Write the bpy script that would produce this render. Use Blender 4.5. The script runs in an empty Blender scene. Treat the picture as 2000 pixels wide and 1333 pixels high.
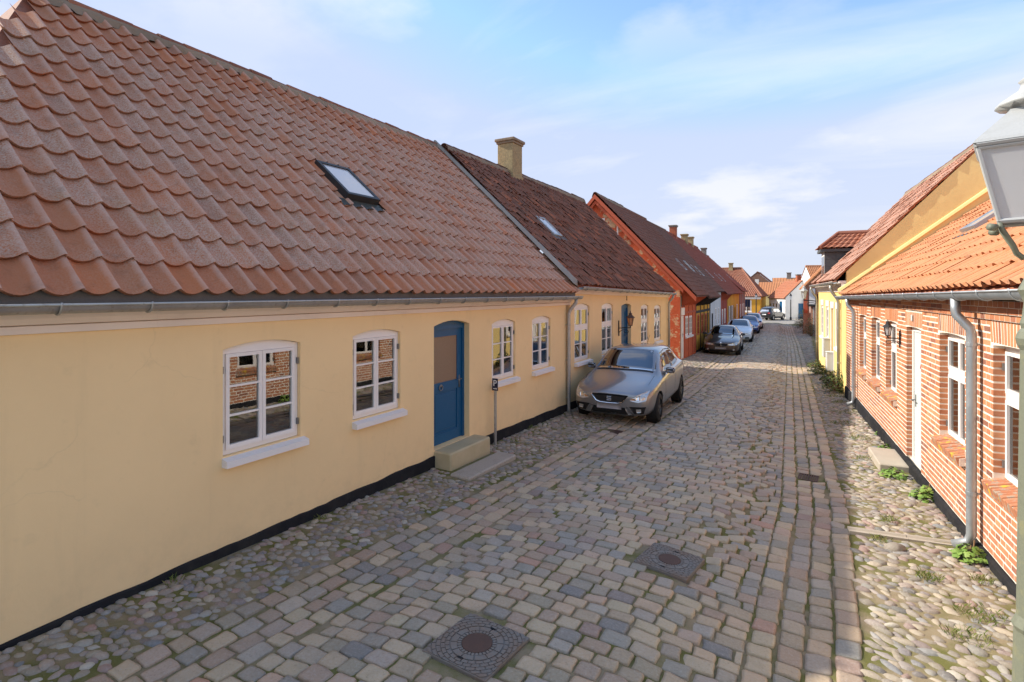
import bpy, bmesh, math, random
import numpy as np
from mathutils import Matrix, Vector
from mathutils.bvhtree import BVHTree

random.seed(7)
RNG = np.random.default_rng(11)
R = math.radians
sc = bpy.context.scene
col = sc.collection

# ------------------------------------------------------------------ camera
# world: X = metres right of the near house front on the left, Y = metres along the street, Z up
CAM = Vector((4.96, 0.0, 2.65))
cam_d = bpy.data.cameras.new('camera')
cam_d.lens = 18.9
cam_d.sensor_width = 36
cam_d.shift_y = -0.04825
cam_d.clip_start = 0.05
cam_d.clip_end = 4000
cam = bpy.data.objects.new('camera', cam_d)
cam.location = CAM
cam.rotation_euler = (R(90), 0, R(29.553))
col.objects.link(cam)
sc.camera = cam

# ------------------------------------------------------------------ light
SUN_EL, SUN_BACK = 35.5, 10.0
sun_d = bpy.data.lights.new('sun', 'SUN')
sun_d.energy = 2.0
sun_d.angle = R(0.53)
sun_d.color = (1.0, 0.93, 0.82)
sun = bpy.data.objects.new('sun', sun_d)
sun.rotation_euler = (0, -R(90 - SUN_EL), R(SUN_BACK))
col.objects.link(sun)

world = bpy.data.worlds.new('World')
sc.world = world
world.use_nodes = True
vs = sc.view_settings
vs.view_transform = 'Standard'
vs.look = 'None'
vs.gamma = 1.0
vs.exposure = 1.72
vs.use_curve_mapping = False
sc.cycles.use_denoising = True
sc.cycles.max_bounces = 8
sc.cycles.diffuse_bounces = 5


def nd(nt, typ, ins=None, **attrs):
    n = nt.nodes.new(typ)
    for k, v in attrs.items():
        setattr(n, k, v)
    for k, v in (ins or {}).items():
        s = n.inputs[k]
        if isinstance(v, bpy.types.NodeSocket):
            nt.links.new(v, s)
        else:
            s.default_value = v
    return n


def mixc(nt, f, a, b, blend='MIX'):
    c4 = lambda v: v if isinstance(v, bpy.types.NodeSocket) else (tuple(v) + (1,))[:4]
    n = nd(nt, 'ShaderNodeMix', {0: f, 6: c4(a), 7: c4(b)}, data_type='RGBA', blend_type=blend)
    return n.outputs[2]


def mth(nt, op, a, b=0.0, clamp=False):
    return nd(nt, 'ShaderNodeMath', {0: a, 1: b}, operation=op, use_clamp=clamp).outputs[0]


def maprange(nt, v, a, b, c=0.0, d=1.0):
    return nd(nt, 'ShaderNodeMapRange', {0: v, 1: a, 2: b, 3: c, 4: d}).outputs[0]


def build_sky():
    nt = world.node_tree
    bg = nt.nodes['Background']
    sk = nd(nt, 'ShaderNodeTexSky', sky_type='NISHITA', sun_disc=False)
    sk.sun_elevation = R(SUN_EL)
    sk.sun_rotation = R(-90 - SUN_BACK)
    sk.dust_density = 0.2
    sk.ozone_density = 1.5
    hs = nd(nt, 'ShaderNodeHueSaturation', {'Saturation': 1.22, 'Value': 0.98, 'Color': sk.outputs[0]})
    tint = mixc(nt, 1.0, hs.outputs[0], (1.0, 0.74, 0.66), 'MULTIPLY')
    tint = mixc(nt, 1.0, tint, (1.26, 1.50, 2.12), 'DARKEN')
    tc = nd(nt, 'ShaderNodeTexCoord')
    sep = nd(nt, 'ShaderNodeSeparateXYZ', {0: tc.outputs['Generated']})
    # clouds on a flat layer: direction divided by height
    h = mth(nt, 'ADD', mth(nt, 'MAXIMUM', sep.outputs[2], 0.0), 0.16)
    px = mth(nt, 'DIVIDE', sep.outputs[0], h)
    py = mth(nt, 'DIVIDE', sep.outputs[1], h)
    vec = nd(nt, 'ShaderNodeCombineXYZ', {0: px, 1: py, 2: 0.3}).outputs[0]
    mp = nd(nt, 'ShaderNodeMapping', {0: vec, 1: (3.1, 0.4, 0), 2: (0, 0, R(35)), 3: (0.55, 1.5, 1)}).outputs[0]
    n1 = nd(nt, 'ShaderNodeTexNoise', {'Vector': mp, 'Scale': 0.9, 'Detail': 7.0, 'Roughness': 0.56, 'Distortion': 0.5}).outputs[0]
    cirrus = maprange(nt, n1, 0.50, 0.82, 0.0, 0.62)
    mp2 = nd(nt, 'ShaderNodeMapping', {0: vec, 1: (7.3, 2.2, 0), 3: (1.0, 1.0, 1)}).outputs[0]
    n2 = nd(nt, 'ShaderNodeTexNoise', {'Vector': mp2, 'Scale': 1.35, 'Detail': 8.0, 'Roughness': 0.55}).outputs[0]
    cum = maprange(nt, n2, 0.52, 0.64, 0.0, 0.9)
    low = maprange(nt, sep.outputs[2], 0.14, 0.30, 0.8, 0.12)
    low = mth(nt, 'ADD', low, maprange(nt, sep.outputs[2], 0.38, 0.62, 0.0, 0.7))
    cum = mth(nt, 'MULTIPLY', cum, low)
    cl = mth(nt, 'MAXIMUM', cirrus, cum)
    fade = maprange(nt, sep.outputs[2], 0.01, 0.07, 0.0, 1.0)
    cl = mth(nt, 'MULTIPLY', cl, fade, True)
    out = mixc(nt, cl, tint, (2.55, 2.42, 2.32))
    # pale milky band low over the roofs
    hz = maprange(nt, sep.outputs[2], 0.0, 0.30, 0.92, 0.0)
    out = mixc(nt, hz, out, (1.56, 1.68, 1.90))
    nt.links.new(out, bg.inputs[0])
    bg.inputs[1].default_value = 0.15


build_sky()

# ------------------------------------------------------------------ materials
MATS = {}


def material(name, fn, rough=0.8, metallic=0.0, spec=0.3, coat=0.0):
    m = bpy.data.materials.new(name)
    m.use_nodes = True
    nt = m.node_tree
    b = nt.nodes['Principled BSDF']
    b.inputs['Roughness'].default_value = rough
    b.inputs['Metallic'].default_value = metallic
    b.inputs['Specular IOR Level'].default_value = spec
    if coat:
        b.inputs['Coat Weight'].default_value = coat
        b.inputs['Coat Roughness'].default_value = 0.04
    res = fn(nt) if callable(fn) else dict(color=fn)
    c = res.get('color')
    if isinstance(c, bpy.types.NodeSocket):
        nt.links.new(c, b.inputs['Base Color'])
    elif c is not None:
        b.inputs['Base Color'].default_value = tuple(c)[:3] + (1,)
    if 'rough' in res:
        nt.links.new(res['rough'], b.inputs['Roughness'])
    if 'bump' in res:
        bp = nd(nt, 'ShaderNodeBump', {'Height': res['bump'], 'Strength': res.get('bs', 0.5), 'Distance': res.get('bd', 0.01)})
        nt.links.new(bp.outputs[0], b.inputs['Normal'])
    MATS[name] = m
    return m


def P(nt):
    return nd(nt, 'ShaderNodeNewGeometry').outputs['Position']


def noise(nt, scale, detail=4.0, rough=0.55, vec=None, dist=0.0):
    return nd(nt, 'ShaderNodeTexNoise', {'Vector': vec or P(nt), 'Scale': scale, 'Detail': detail, 'Roughness': rough, 'Distortion': dist}).outputs[0]


def rnd(nt, salt=0.0):
    a = nd(nt, 'ShaderNodeObjectInfo').outputs['Random']
    b = nd(nt, 'ShaderNodeNewGeometry').outputs['Random Per Island']
    s = mth(nt, 'ADD', a, b)
    return mth(nt, 'FRACT', mth(nt, 'MULTIPLY', mth(nt, 'ADD', s, salt), 1.0 + 6.37 * salt))


def ramp(nt, f, stops, interp='LINEAR'):
    n = nd(nt, 'ShaderNodeValToRGB', {0: f})
    cr = n.color_ramp
    cr.interpolation = interp
    while len(cr.elements) > 1:
        cr.elements.remove(cr.elements[-1])
    cr.elements[0].position = stops[0][0]
    cr.elements[0].color = tuple(stops[0][1]) + (1,)
    for p, c in stops[1:]:
        e = cr.elements.new(p)
        e.color = tuple(c) + (1,)
    return n.outputs[0]


def zed(nt):
    return nd(nt, 'ShaderNodeSeparateXYZ', {0: P(nt)}).outputs[2]


def stucco(name, c, var=0.10, dirt=(0.42, 0.33, 0.2), bump=0.35):
    def f(nt):
        big = noise(nt, 0.7, 5, 0.6)
        mid = noise(nt, 5.0, 4, 0.6)
        fine = noise(nt, 85.0, 3, 0.6)
        k = maprange(nt, big, 0.3, 0.7, 1 - var, 1 + var * 0.5)
        cc = mixc(nt, 1.0, c, nd(nt, 'ShaderNodeCombineXYZ', {0: k, 1: k, 2: k}).outputs[0], 'MULTIPLY')
        cc = mixc(nt, maprange(nt, mid, 0.60, 0.80, 0, 0.16), cc, dirt)
        mp = nd(nt, 'ShaderNodeMapping', {0: P(nt), 3: (3.2, 3.2, 0.35)}).outputs[0]
        streak = noise(nt, 1.0, 5, 0.6, mp)
        cc = mixc(nt, maprange(nt, streak, 0.58, 0.8, 0, 0.14), cc, dirt)
        wv = nd(nt, 'ShaderNodeTexNoise', {'Vector': P(nt), 'Scale': 2.5, 'Detail': 4.0}).outputs[1]
        wp = nd(nt, 'ShaderNodeVectorMath', {0: P(nt), 1: nd(nt, 'ShaderNodeVectorMath', {0: wv, 1: (0.35, 0.35, 0.35)}, operation='MULTIPLY').outputs[0]}, operation='ADD').outputs[0]
        vo = nd(nt, 'ShaderNodeTexVoronoi', {'Vector': wp, 'Scale': 0.55}, feature='DISTANCE_TO_EDGE').outputs[0]
        ck = mth(nt, 'MULTIPLY', maprange(nt, vo, 0.0, 0.0035, 1.0, 0.0), maprange(nt, noise(nt, 0.9, 3), 0.50, 0.60, 0.0, 0.12))
        cc = mixc(nt, ck, cc, dirt)
        sp = mth(nt, 'MULTIPLY', maprange(nt, zed(nt), 0.05, 0.75, 1.0, 0.0), maprange(nt, noise(nt, 3.5, 6, 0.65), 0.45, 0.75, 0.0, 0.26))
        cc = mixc(nt, sp, cc, dirt)
        h = mth(nt, 'ADD', mth(nt, 'MULTIPLY', mid, 0.9), mth(nt, 'MULTIPLY', fine, 0.22))
        h = mth(nt, 'ADD', h, mth(nt, 'MULTIPLY', big, 2.0))
        return dict(color=cc, bump=h, bs=bump, bd=0.016)
    return material(name, f, 0.92, spec=0.15)


def painted(name, c, rough=0.5, var=0.07, grime=0.25, gcol=(0.30, 0.26, 0.2)):
    def f(nt):
        k = noise(nt, 9.0, 5, 0.6)
        cc = mixc(nt, maprange(nt, k, 0.55, 0.85, 0, grime), c, gcol)
        k2 = noise(nt, 60.0, 3, 0.6)
        cc = mixc(nt, maprange(nt, k2, 0.3, 0.7, 0, var), cc, tuple(v * 0.6 for v in c))
        return dict(color=cc, bump=k2, bs=0.12, bd=0.004)
    return material(name, f, rough, spec=0.35)


def clay(name, stops, lichen=(0.36, 0.30, 0.27), lamt=0.6, dark=(0.05, 0.04, 0.03), damt=0.3, zones=None, fine=70.0, worn=(0.62, 0.42, 0.33)):
    def f(nt):
        base = ramp(nt, rnd(nt), stops)
        sp = noise(nt, fine, 4, 0.7)
        big = noise(nt, 1.4, 4, 0.55)
        g = noise(nt, 7.0, 5, 0.6)
        la = maprange(nt, sp, 0.38, 0.60, 0.0, 1.0)
        lb = maprange(nt, mth(nt, 'ADD', big, mth(nt, 'MULTIPLY', rnd(nt, 0.37), 0.32)), 0.36, 0.74, 0.15, 1.0)
        lf = mth(nt, 'MULTIPLY', mth(nt, 'MULTIPLY', la, lb), lamt)
        if zones:
            z = zed(nt)
            zz = mth(nt, 'ADD', z, mth(nt, 'MULTIPLY', mth(nt, 'SUBTRACT', big, 0.5), 1.1))
            up = maprange(nt, zz, zones[1], zones[1] + 0.35, 1.0, 0.22)
            lo = maprange(nt, z, zones[0], zones[0] + 0.06, 0.25, 1.0)
            lf = mth(nt, 'MULTIPLY', mth(nt, 'MULTIPLY', lf, up), lo)
        cc = mixc(nt, lf, base, lichen)
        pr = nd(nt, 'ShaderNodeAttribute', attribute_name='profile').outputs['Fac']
        cc = mixc(nt, maprange(nt, mth(nt, 'ADD', pr, mth(nt, 'MULTIPLY', mth(nt, 'SUBTRACT', g, 0.5), 0.8)), 0.55, 1.0, 0.0, 0.5), cc, worn)  # paler roll tops: worn clay, plus rib shading put into the colour
        ol = maprange(nt, noise(nt, 3.1, 4, 0.6), 0.55, 0.75, 0.0, 0.4)
        cc = mixc(nt, mth(nt, 'MULTIPLY', ol, lf), cc, (0.30, 0.22, 0.08))
        cc = mixc(nt, maprange(nt, g, 0.54, 0.78, 0.0, damt), cc, dark)
        sp2 = noise(nt, 40.0, 3, 0.7)
        cc = mixc(nt, maprange(nt, sp2, 0.64, 0.72, 0.0, damt), cc, dark)
        return dict(color=cc, bump=mth(nt, 'ADD', sp, g), bs=0.5, bd=0.006)
    return material(name, f, 0.85, spec=0.2)


stucco('stucco_yellow', (0.94, 0.675, 0.36), 0.05)
stucco('stucco_yellow_2', (0.91, 0.65, 0.345), 0.09)
stucco('stucco_gold', (0.94, 0.74, 0.32), 0.10, (0.45, 0.28, 0.08))
stucco('stucco_lemon', (0.84, 0.62, 0.24), 0.10)
stucco('lime_white', (0.80, 0.79, 0.76), 0.08, (0.5, 0.48, 0.44))
stucco('lime_grey', (0.62, 0.61, 0.60), 0.10, (0.4, 0.38, 0.36))
stucco('lime_red', (0.60, 0.14, 0.06), 0.2, (0.3, 0.1, 0.06))
stucco('lime_darkred', (0.33, 0.075, 0.06), 0.2, (0.2, 0.06, 0.05))
stucco('lime_mauve', (0.30, 0.17, 0.14), 0.2, (0.2, 0.12, 0.1))
stucco('lime_ochre', (0.72, 0.36, 0.05), 0.16, (0.42, 0.2, 0.05))
stucco('cornice_pink', (0.88, 0.75, 0.64), 0.10, (0.5, 0.4, 0.33), 0.2)
stucco('tar_black', (0.022, 0.022, 0.025), 0.3, (0.10, 0.09, 0.07), 0.8)
stucco('cement', (0.34, 0.31, 0.26), 0.25, (0.16, 0.15, 0.11), 0.8)
stucco('mortar_ridge', (0.30, 0.23, 0.16), 0.3, (0.14, 0.12, 0.05), 0.9)
painted('white_paint', (0.87, 0.81, 0.755), 0.45, 0.05, 0.12, (0.5, 0.47, 0.42))
painted('white_sill', (0.85, 0.80, 0.76), 0.6, 0.06, 0.2, (0.5, 0.48, 0.45))
painted('blue_paint', (0.012, 0.10, 0.22), 0.4, 0.2, 0.12, (0.10, 0.16, 0.22))
painted('pale_door', (0.60, 0.66, 0.64), 0.45, 0.05, 0.15)
painted('timber_black', (0.02, 0.02, 0.02), 0.7, 0.2, 0.2)
painted('timber_red', (0.52, 0.115, 0.055), 0.75, 0.3, 0.4, (0.25, 0.1, 0.07))
painted('timber_worn', (0.42, 0.30, 0.22), 0.8, 0.3, 0.6, (0.15, 0.10, 0.07))
painted('timber_grey', (0.20, 0.19, 0.18), 0.8, 0.3, 0.4)
painted('orange_door', (0.55, 0.16, 0.02), 0.5)
painted('lamp_green', (0.19, 0.20, 0.145), 0.55, 0.3, 0.7, (0.36, 0.32, 0.12))
painted('lamp_pale', (0.46, 0.47, 0.46), 0.5, 0.15, 0.45, (0.30, 0.30, 0.26))
painted('black_metal', (0.03, 0.03, 0.03), 0.5, 0.2, 0.3, (0.16, 0.08, 0.05))
painted('rust_metal', (0.10, 0.055, 0.04), 0.7, 0.3, 0.5, (0.2, 0.09, 0.05))
painted('slate', (0.10, 0.11, 0.11), 0.7, 0.3, 0.4, (0.2, 0.19, 0.17))
painted('grey_box', (0.62, 0.63, 0.62), 0.5, 0.05, 0.15)
painted('sign_blue', (0.012, 0.016, 0.045), 0.35, 0.0, 0.05)
painted('sign_white', (0.85, 0.85, 0.85), 0.4, 0.0, 0.02)
painted('pot_white', (0.70, 0.68, 0.64), 0.5)
painted('pot_clay', (0.45, 0.17, 0.07), 0.8)
painted('curtain', (0.55, 0.55, 0.56), 0.9)
painted('curtain_green', (0.03, 0.10, 0.06), 0.9)
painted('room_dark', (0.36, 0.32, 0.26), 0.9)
painted('red_plastic', (0.55, 0.02, 0.02), 0.3)

material('lead', lambda nt: dict(color=mixc(nt, noise(nt, 12, 4), (0.05, 0.06, 0.055), (0.13, 0.14, 0.12)), bump=noise(nt, 20), bs=0.3), 0.5, 0.3)


def f_zinc(nt):
    n = noise(nt, 4.0, 5, 0.6)
    n2 = noise(nt, 22.0, 3)
    c = mixc(nt, n, (0.30, 0.29, 0.27), (0.54, 0.53, 0.50))
    c = mixc(nt, maprange(nt, n2, 0.58, 0.75, 0, 0.5), c, (0.22, 0.18, 0.12))
    return dict(color=c, rough=maprange(nt, n2, 0.3, 0.7, 0.35, 0.6), bump=n2, bs=0.08)


def f_zinc2(nt):
    n = noise(nt, 5.0, 5, 0.6)
    c = mixc(nt, n, (0.30, 0.33, 0.35), (0.52, 0.55, 0.57))
    return dict(color=c, rough=maprange(nt, n, 0.3, 0.7, 0.32, 0.5))


material('zinc', f_zinc, 0.45, 0.55, 0.5)
material('zinc_new', f_zinc2, 0.4, 0.6, 0.5)

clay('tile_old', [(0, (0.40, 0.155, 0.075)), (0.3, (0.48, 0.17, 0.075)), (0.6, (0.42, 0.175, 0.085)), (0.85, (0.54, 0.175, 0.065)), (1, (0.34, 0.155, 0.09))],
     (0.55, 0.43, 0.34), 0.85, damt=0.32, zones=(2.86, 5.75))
clay('tile_brown', [(0, (0.193, 0.076, 0.046)), (0.4, (0.256, 0.093, 0.054)), (0.75, (0.137, 0.067, 0.048)), (0.92, (0.384, 0.125, 0.057)), (1, (0.512, 0.151, 0.065))],
     (0.22, 0.15, 0.12), 0.7, (0.045, 0.034, 0.028), 0.6, worn=(0.33, 0.15, 0.09))
clay('tile_orange', [(0, (0.48, 0.185, 0.075)), (0.4, (0.56, 0.22, 0.09)), (0.7, (0.43, 0.17, 0.075)), (1, (0.60, 0.26, 0.115))],
     (0.50, 0.33, 0.22), 0.4, (0.10, 0.06, 0.04), 0.55, worn=(0.64, 0.30, 0.15))
clay('tile_mixed', [(0, (0.40, 0.13, 0.06)), (0.5, (0.30, 0.11, 0.065)), (1, (0.48, 0.17, 0.08))],
     (0.30, 0.24, 0.2), 0.45, (0.06, 0.04, 0.03), 0.6)
clay('tile_red', [(0, (0.30, 0.075, 0.045)), (1, (0.36, 0.10, 0.06))], (0.22, 0.13, 0.1), 0.5, (0.06, 0.035, 0.03), 0.5)


def f_brick(nt):
    c = ramp(nt, rnd(nt), [(0, (0.50, 0.20, 0.095)), (0.25, (0.57, 0.25, 0.12)), (0.5, (0.44, 0.165, 0.085)), (0.75, (0.60, 0.29, 0.15)), (0.90, (0.36, 0.14, 0.085)), (1, (0.23, 0.11, 0.08))])
    n = noise(nt, 30, 4, 0.65)
    c = mixc(nt, maprange(nt, n, 0.5, 0.8, 0, 0.4), c, (0.62, 0.35, 0.22))
    n2 = noise(nt, 1.1, 4, 0.6)
    lo = maprange(nt, zed(nt), 0.15, 1.0, 0.75, 0.0)
    c = mixc(nt, mth(nt, 'MULTIPLY', lo, maprange(nt, n2, 0.3, 0.7, 0.2, 1.0)), c, (0.40, 0.17, 0.11))
    return dict(color=c, bump=n, bs=0.5, bd=0.006)


material('brick', f_brick, 0.9, spec=0.15)


def f_sillbrick(nt):
    c = ramp(nt, rnd(nt), [(0, (0.42, 0.16, 0.08)), (1, (0.50, 0.22, 0.12))])
    n = noise(nt, 16, 4, 0.6)
    c = mixc(nt, maprange(nt, n, 0.52, 0.6, 0, 0.85), c, (0.36, 0.31, 0.24))
    n3 = noise(nt, 7, 4, 0.6)
    c = mixc(nt, maprange(nt, n3, 0.57, 0.63, 0, 0.95), c, (0.66, 0.42, 0.05))
    return dict(color=c, bump=n, bs=0.6, bd=0.008)


material('sill_brick', f_sillbrick, 0.9)
material('mortar', lambda nt: dict(color=mixc(nt, noise(nt, 14, 5), (0.76, 0.67, 0.55), (0.88, 0.80, 0.69)), bump=noise(nt, 90), bs=0.5, bd=0.004), 0.95, spec=0.1)


def f_peel(nt):
    n = noise(nt, 1.6, 6, 0.62)
    n2 = noise(nt, 6.0, 6, 0.65)
    br = nd(nt, 'ShaderNodeTexBrick', {'Vector': nd(nt, 'ShaderNodeMapping', {0: P(nt), 2: (R(90), 0, 0)}).outputs[0], 'Scale': 1.0, 'Mortar Size': 0.008, 'Brick Width': 0.24, 'Row Height': 0.075, 'Color1': (0.75, 0.5, 0.28, 1), 'Color2': (0.80, 0.60, 0.33, 1), 'Mortar': (0.5, 0.4, 0.3, 1)})
    red = mixc(nt, n2, (0.56, 0.10, 0.045), (0.68, 0.165, 0.07))
    m = maprange(nt, mth(nt, 'ADD', mth(nt, 'MULTIPLY', n, 0.6), mth(nt, 'MULTIPLY', n2, 0.4)), 0.515, 0.56, 0, 0.9)
    return dict(color=mixc(nt, m, red, br.outputs[0]), bump=mth(nt, 'ADD', n2, mth(nt, 'MULTIPLY', br.outputs[1], -0.5)), bs=0.7, bd=0.03)


material('peeling_red', f_peel, 0.9, spec=0.15)


def stone_mat(name, stops, speck=0.5):
    def f(nt):
        c = ramp(nt, rnd(nt), stops)
        v = rnd(nt, 0.61)
        c = mixc(nt, 1.0, c, nd(nt, 'ShaderNodeCombineXYZ', {0: maprange(nt, v, 0, 1, 0.84, 1.15), 1: maprange(nt, v, 0, 1, 0.84, 1.14), 2: maprange(nt, v, 0, 1, 0.85, 1.12)}).outputs[0], 'MULTIPLY')
        n = noise(nt, 55, 4, 0.75)
        c = mixc(nt, maprange(nt, n, 0.5, 0.72, 0, speck), c, (0.52, 0.49, 0.45))
        c = mixc(nt, maprange(nt, n, 0.44, 0.3, 0, speck), c, (0.07, 0.07, 0.07))
        g = noise(nt, 5, 4, 0.6)
        c = mixc(nt, maprange(nt, g, 0.55, 0.8, 0, 0.35), c, (0.15, 0.13, 0.08))
        return dict(color=c, bump=mth(nt, 'ADD', n, mth(nt, 'MULTIPLY', g, 2.0)), bs=0.6, bd=0.007, rough=maprange(nt, n, 0.3, 0.7, 0.5, 0.75))
    return material(name, f, 0.7, spec=0.3)


stone_mat('sett', [(0, (0.428, 0.338, 0.229)), (0.14, (0.493, 0.364, 0.236)), (0.28, (0.439, 0.309, 0.214)), (0.40, (0.343, 0.299, 0.245)), (0.52, (0.525, 0.403, 0.266)), (0.62, (0.407, 0.328, 0.214)), (0.72, (0.311, 0.291, 0.253)), (0.82, (0.471, 0.318, 0.218)), (0.90, (0.374, 0.309, 0.229)), (0.96, (0.214, 0.197, 0.180)), (1, (0.483, 0.262, 0.168))], 0.40)
stone_mat('fieldstone', [(0, (0.30, 0.255, 0.19)), (0.18, (0.40, 0.33, 0.24)), (0.34, (0.25, 0.22, 0.175)), (0.5, (0.38, 0.30, 0.24)), (0.62, (0.25, 0.255, 0.25)), (0.74, (0.34, 0.22, 0.175)), (0.86, (0.20, 0.19, 0.17)), (1, (0.46, 0.41, 0.33))], 0.35)
stone_mat('granite', [(0, (0.44, 0.38, 0.30)), (1, (0.46, 0.40, 0.32))], 0.6)


def f_joint(nt):
    a = noise(nt, 2.2, 5, 0.6)
    b = noise(nt, 120, 3, 0.7)
    c = mixc(nt, noise(nt, 9, 4), (0.22, 0.17, 0.10), (0.36, 0.29, 0.19))
    c = mixc(nt, maprange(nt, a, 0.43, 0.58, 0, 0.85), c, (0.13, 0.135, 0.03))
    c = mixc(nt, maprange(nt, b, 0.55, 0.75, 0, 0.4), c, (0.4, 0.36, 0.29))
    return dict(color=c, bump=b, bs=0.8, bd=0.008)


material('joint_sand', f_joint, 0.95, spec=0.1)
material('ground', lambda nt: dict(color=mixc(nt, noise(nt, 0.6, 5), (0.22, 0.2, 0.16), (0.30, 0.28, 0.24)), bump=noise(nt, 40), bs=0.4), 0.95)
material('asphalt_pale', lambda nt: dict(color=mixc(nt, noise(nt, 1.5, 5), (0.26, 0.24, 0.21), (0.36, 0.33, 0.29)), bump=noise(nt, 60), bs=0.4), 0.9)
material('cast_iron', lambda nt: dict(color=mixc(nt, maprange(nt, noise(nt, 6, 5), 0.4, 0.65), (0.205, 0.185, 0.165), (0.22, 0.16, 0.12)), bump=noise(nt, 80), bs=0.3, bd=0.003), 0.6, 0.2)
material('stone_step', lambda nt: dict(color=mixc(nt, noise(nt, 4, 6, 0.65), (0.42, 0.34, 0.19), (0.60, 0.51, 0.33)), bump=noise(nt, 40), bs=0.5, bd=0.006), 0.9)
material('concrete_slab', lambda nt: dict(color=mixc(nt, noise(nt, 5, 6, 0.65), (0.36, 0.31, 0.24), (0.48, 0.42, 0.34)), bump=noise(nt, 60), bs=0.4, bd=0.005), 0.9)
material('chrome', (0.8, 0.8, 0.8), 0.12, 1.0)
material('iron_grey', (0.25, 0.25, 0.25), 0.4, 0.7)
material('rubber', lambda nt: dict(color=(0.018, 0.018, 0.018), bump=noise(nt, 50), bs=0.2), 0.75)
material('rim_dark', (0.14, 0.135, 0.13), 0.35, 0.8)
material('rim_silver', (0.5, 0.5, 0.5), 0.3, 0.9)
material('black_plastic', (0.012, 0.012, 0.013), 0.42, 0.0, 0.4)
material('plate', lambda nt: dict(color=mixc(nt, noise(nt, 3), (0.28, 0.26, 0.26), (0.36, 0.33, 0.32))), 0.5)
material('lamp_clear', (0.62, 0.62, 0.60), 0.08, 0.55, 0.6, coat=1.0)
material('lamp_amber', (0.6, 0.25, 0.08), 0.15, 0.2, 0.6, coat=1.0)
material('lamp_red', (0.35, 0.01, 0.01), 0.15, 0.0, 0.6, coat=1.0)
material('obscure_glass', lambda nt: dict(color=mixc(nt, noise(nt, 120, 3), (0.20, 0.125, 0.08), (0.34, 0.235, 0.16)), bump=noise(nt, 140, 2), bs=0.7, bd=0.006), 0.22, 0.0, 0.5)
material('leaf', lambda nt: dict(color=ramp(nt, rnd(nt), [(0, (0.10, 0.19, 0.03)), (0.5, (0.16, 0.27, 0.05)), (1, (0.24, 0.33, 0.07))])), 0.55, spec=0.3)
material('leaf_dark', lambda nt: dict(color=ramp(nt, rnd(nt), [(0, (0.03, 0.055, 0.02)), (0.5, (0.07, 0.10, 0.025)), (1, (0.13, 0.13, 0.04))])), 0.6, spec=0.2)
material('grass', lambda nt: dict(color=ramp(nt, rnd(nt), [(0, (0.08, 0.13, 0.02)), (0.6, (0.17, 0.21, 0.04)), (1, (0.30, 0.27, 0.10))])), 0.7, spec=0.2)
material('stem', (0.25, 0.15, 0.08), 0.8)


def carpaint(name, c, metallic=0.75):
    return material(name, lambda nt: dict(color=c), 0.30, metallic, 0.5, coat=1.0)


carpaint('paint_grey', (0.30, 0.295, 0.295))
carpaint('paint_brown', (0.13, 0.095, 0.075))
carpaint('paint_white', (0.72, 0.73, 0.74), 0.1)
carpaint('paint_blue', (0.015, 0.05, 0.22), 0.5)
carpaint('paint_silver', (0.55, 0.56, 0.57), 0.5)
carpaint('paint_black', (0.03, 0.032, 0.036), 0.5)


def glass_mat(name, tint, ior, wav=0.0, base=(0.02, 0.02, 0.02), opac=0.0):
    m = bpy.data.materials.new(name)
    m.use_nodes = True
    nt = m.node_tree
    nt.nodes.clear()
    o = nd(nt, 'ShaderNodeOutputMaterial')
    tr = nd(nt, 'ShaderNodeBsdfTransparent', {0: tuple(tint) + (1,)})
    df = nd(nt, 'ShaderNodeBsdfDiffuse', {0: tuple(base) + (1,)})
    gl = nd(nt, 'ShaderNodeBsdfGlossy', {0: (1, 1, 1, 1), 1: 0.01})
    fr = nd(nt, 'ShaderNodeFresnel', {0: ior})
    if wav:
        bp = nd(nt, 'ShaderNodeBump', {'Height': noise(nt, 3.0, 2), 'Strength': wav, 'Distance': 0.02})
        nt.links.new(bp.outputs[0], gl.inputs['Normal'])
        nt.links.new(bp.outputs[0], fr.inputs['Normal'])
    if name == 'glass_milk':
        tl = nd(nt, 'ShaderNodeBsdfTranslucent', {0: tuple(base) + (1,)})
        df = nd(nt, 'ShaderNodeMixShader', {0: 0.55, 1: df.outputs[0], 2: tl.outputs[0]})
    inner = nd(nt, 'ShaderNodeMixShader', {0: opac, 1: tr.outputs[0], 2: df.outputs[0]})
    mx = nd(nt, 'ShaderNodeMixShader', {0: fr.outputs[0], 1: inner.outputs[0], 2: gl.outputs[0]})
    nt.links.new(mx.outputs[0], o.inputs[0])
    MATS[name] = m
    return m


glass_mat('glass', (0.88, 0.91, 0.89), 2.5, 0.02)
glass_mat('glass_car', (0.10, 0.11, 0.11), 2.8, 0.0, (0.015, 0.016, 0.018), 0.35)
glass_mat('glass_roof', (0.5, 0.55, 0.6), 2.3, 0.0, (0.62, 0.63, 0.64), 0.8)
glass_mat('glass_milk', (0.85, 0.88, 0.9), 1.5, 0.05, (0.93, 0.94, 0.95), 0.75)


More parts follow.
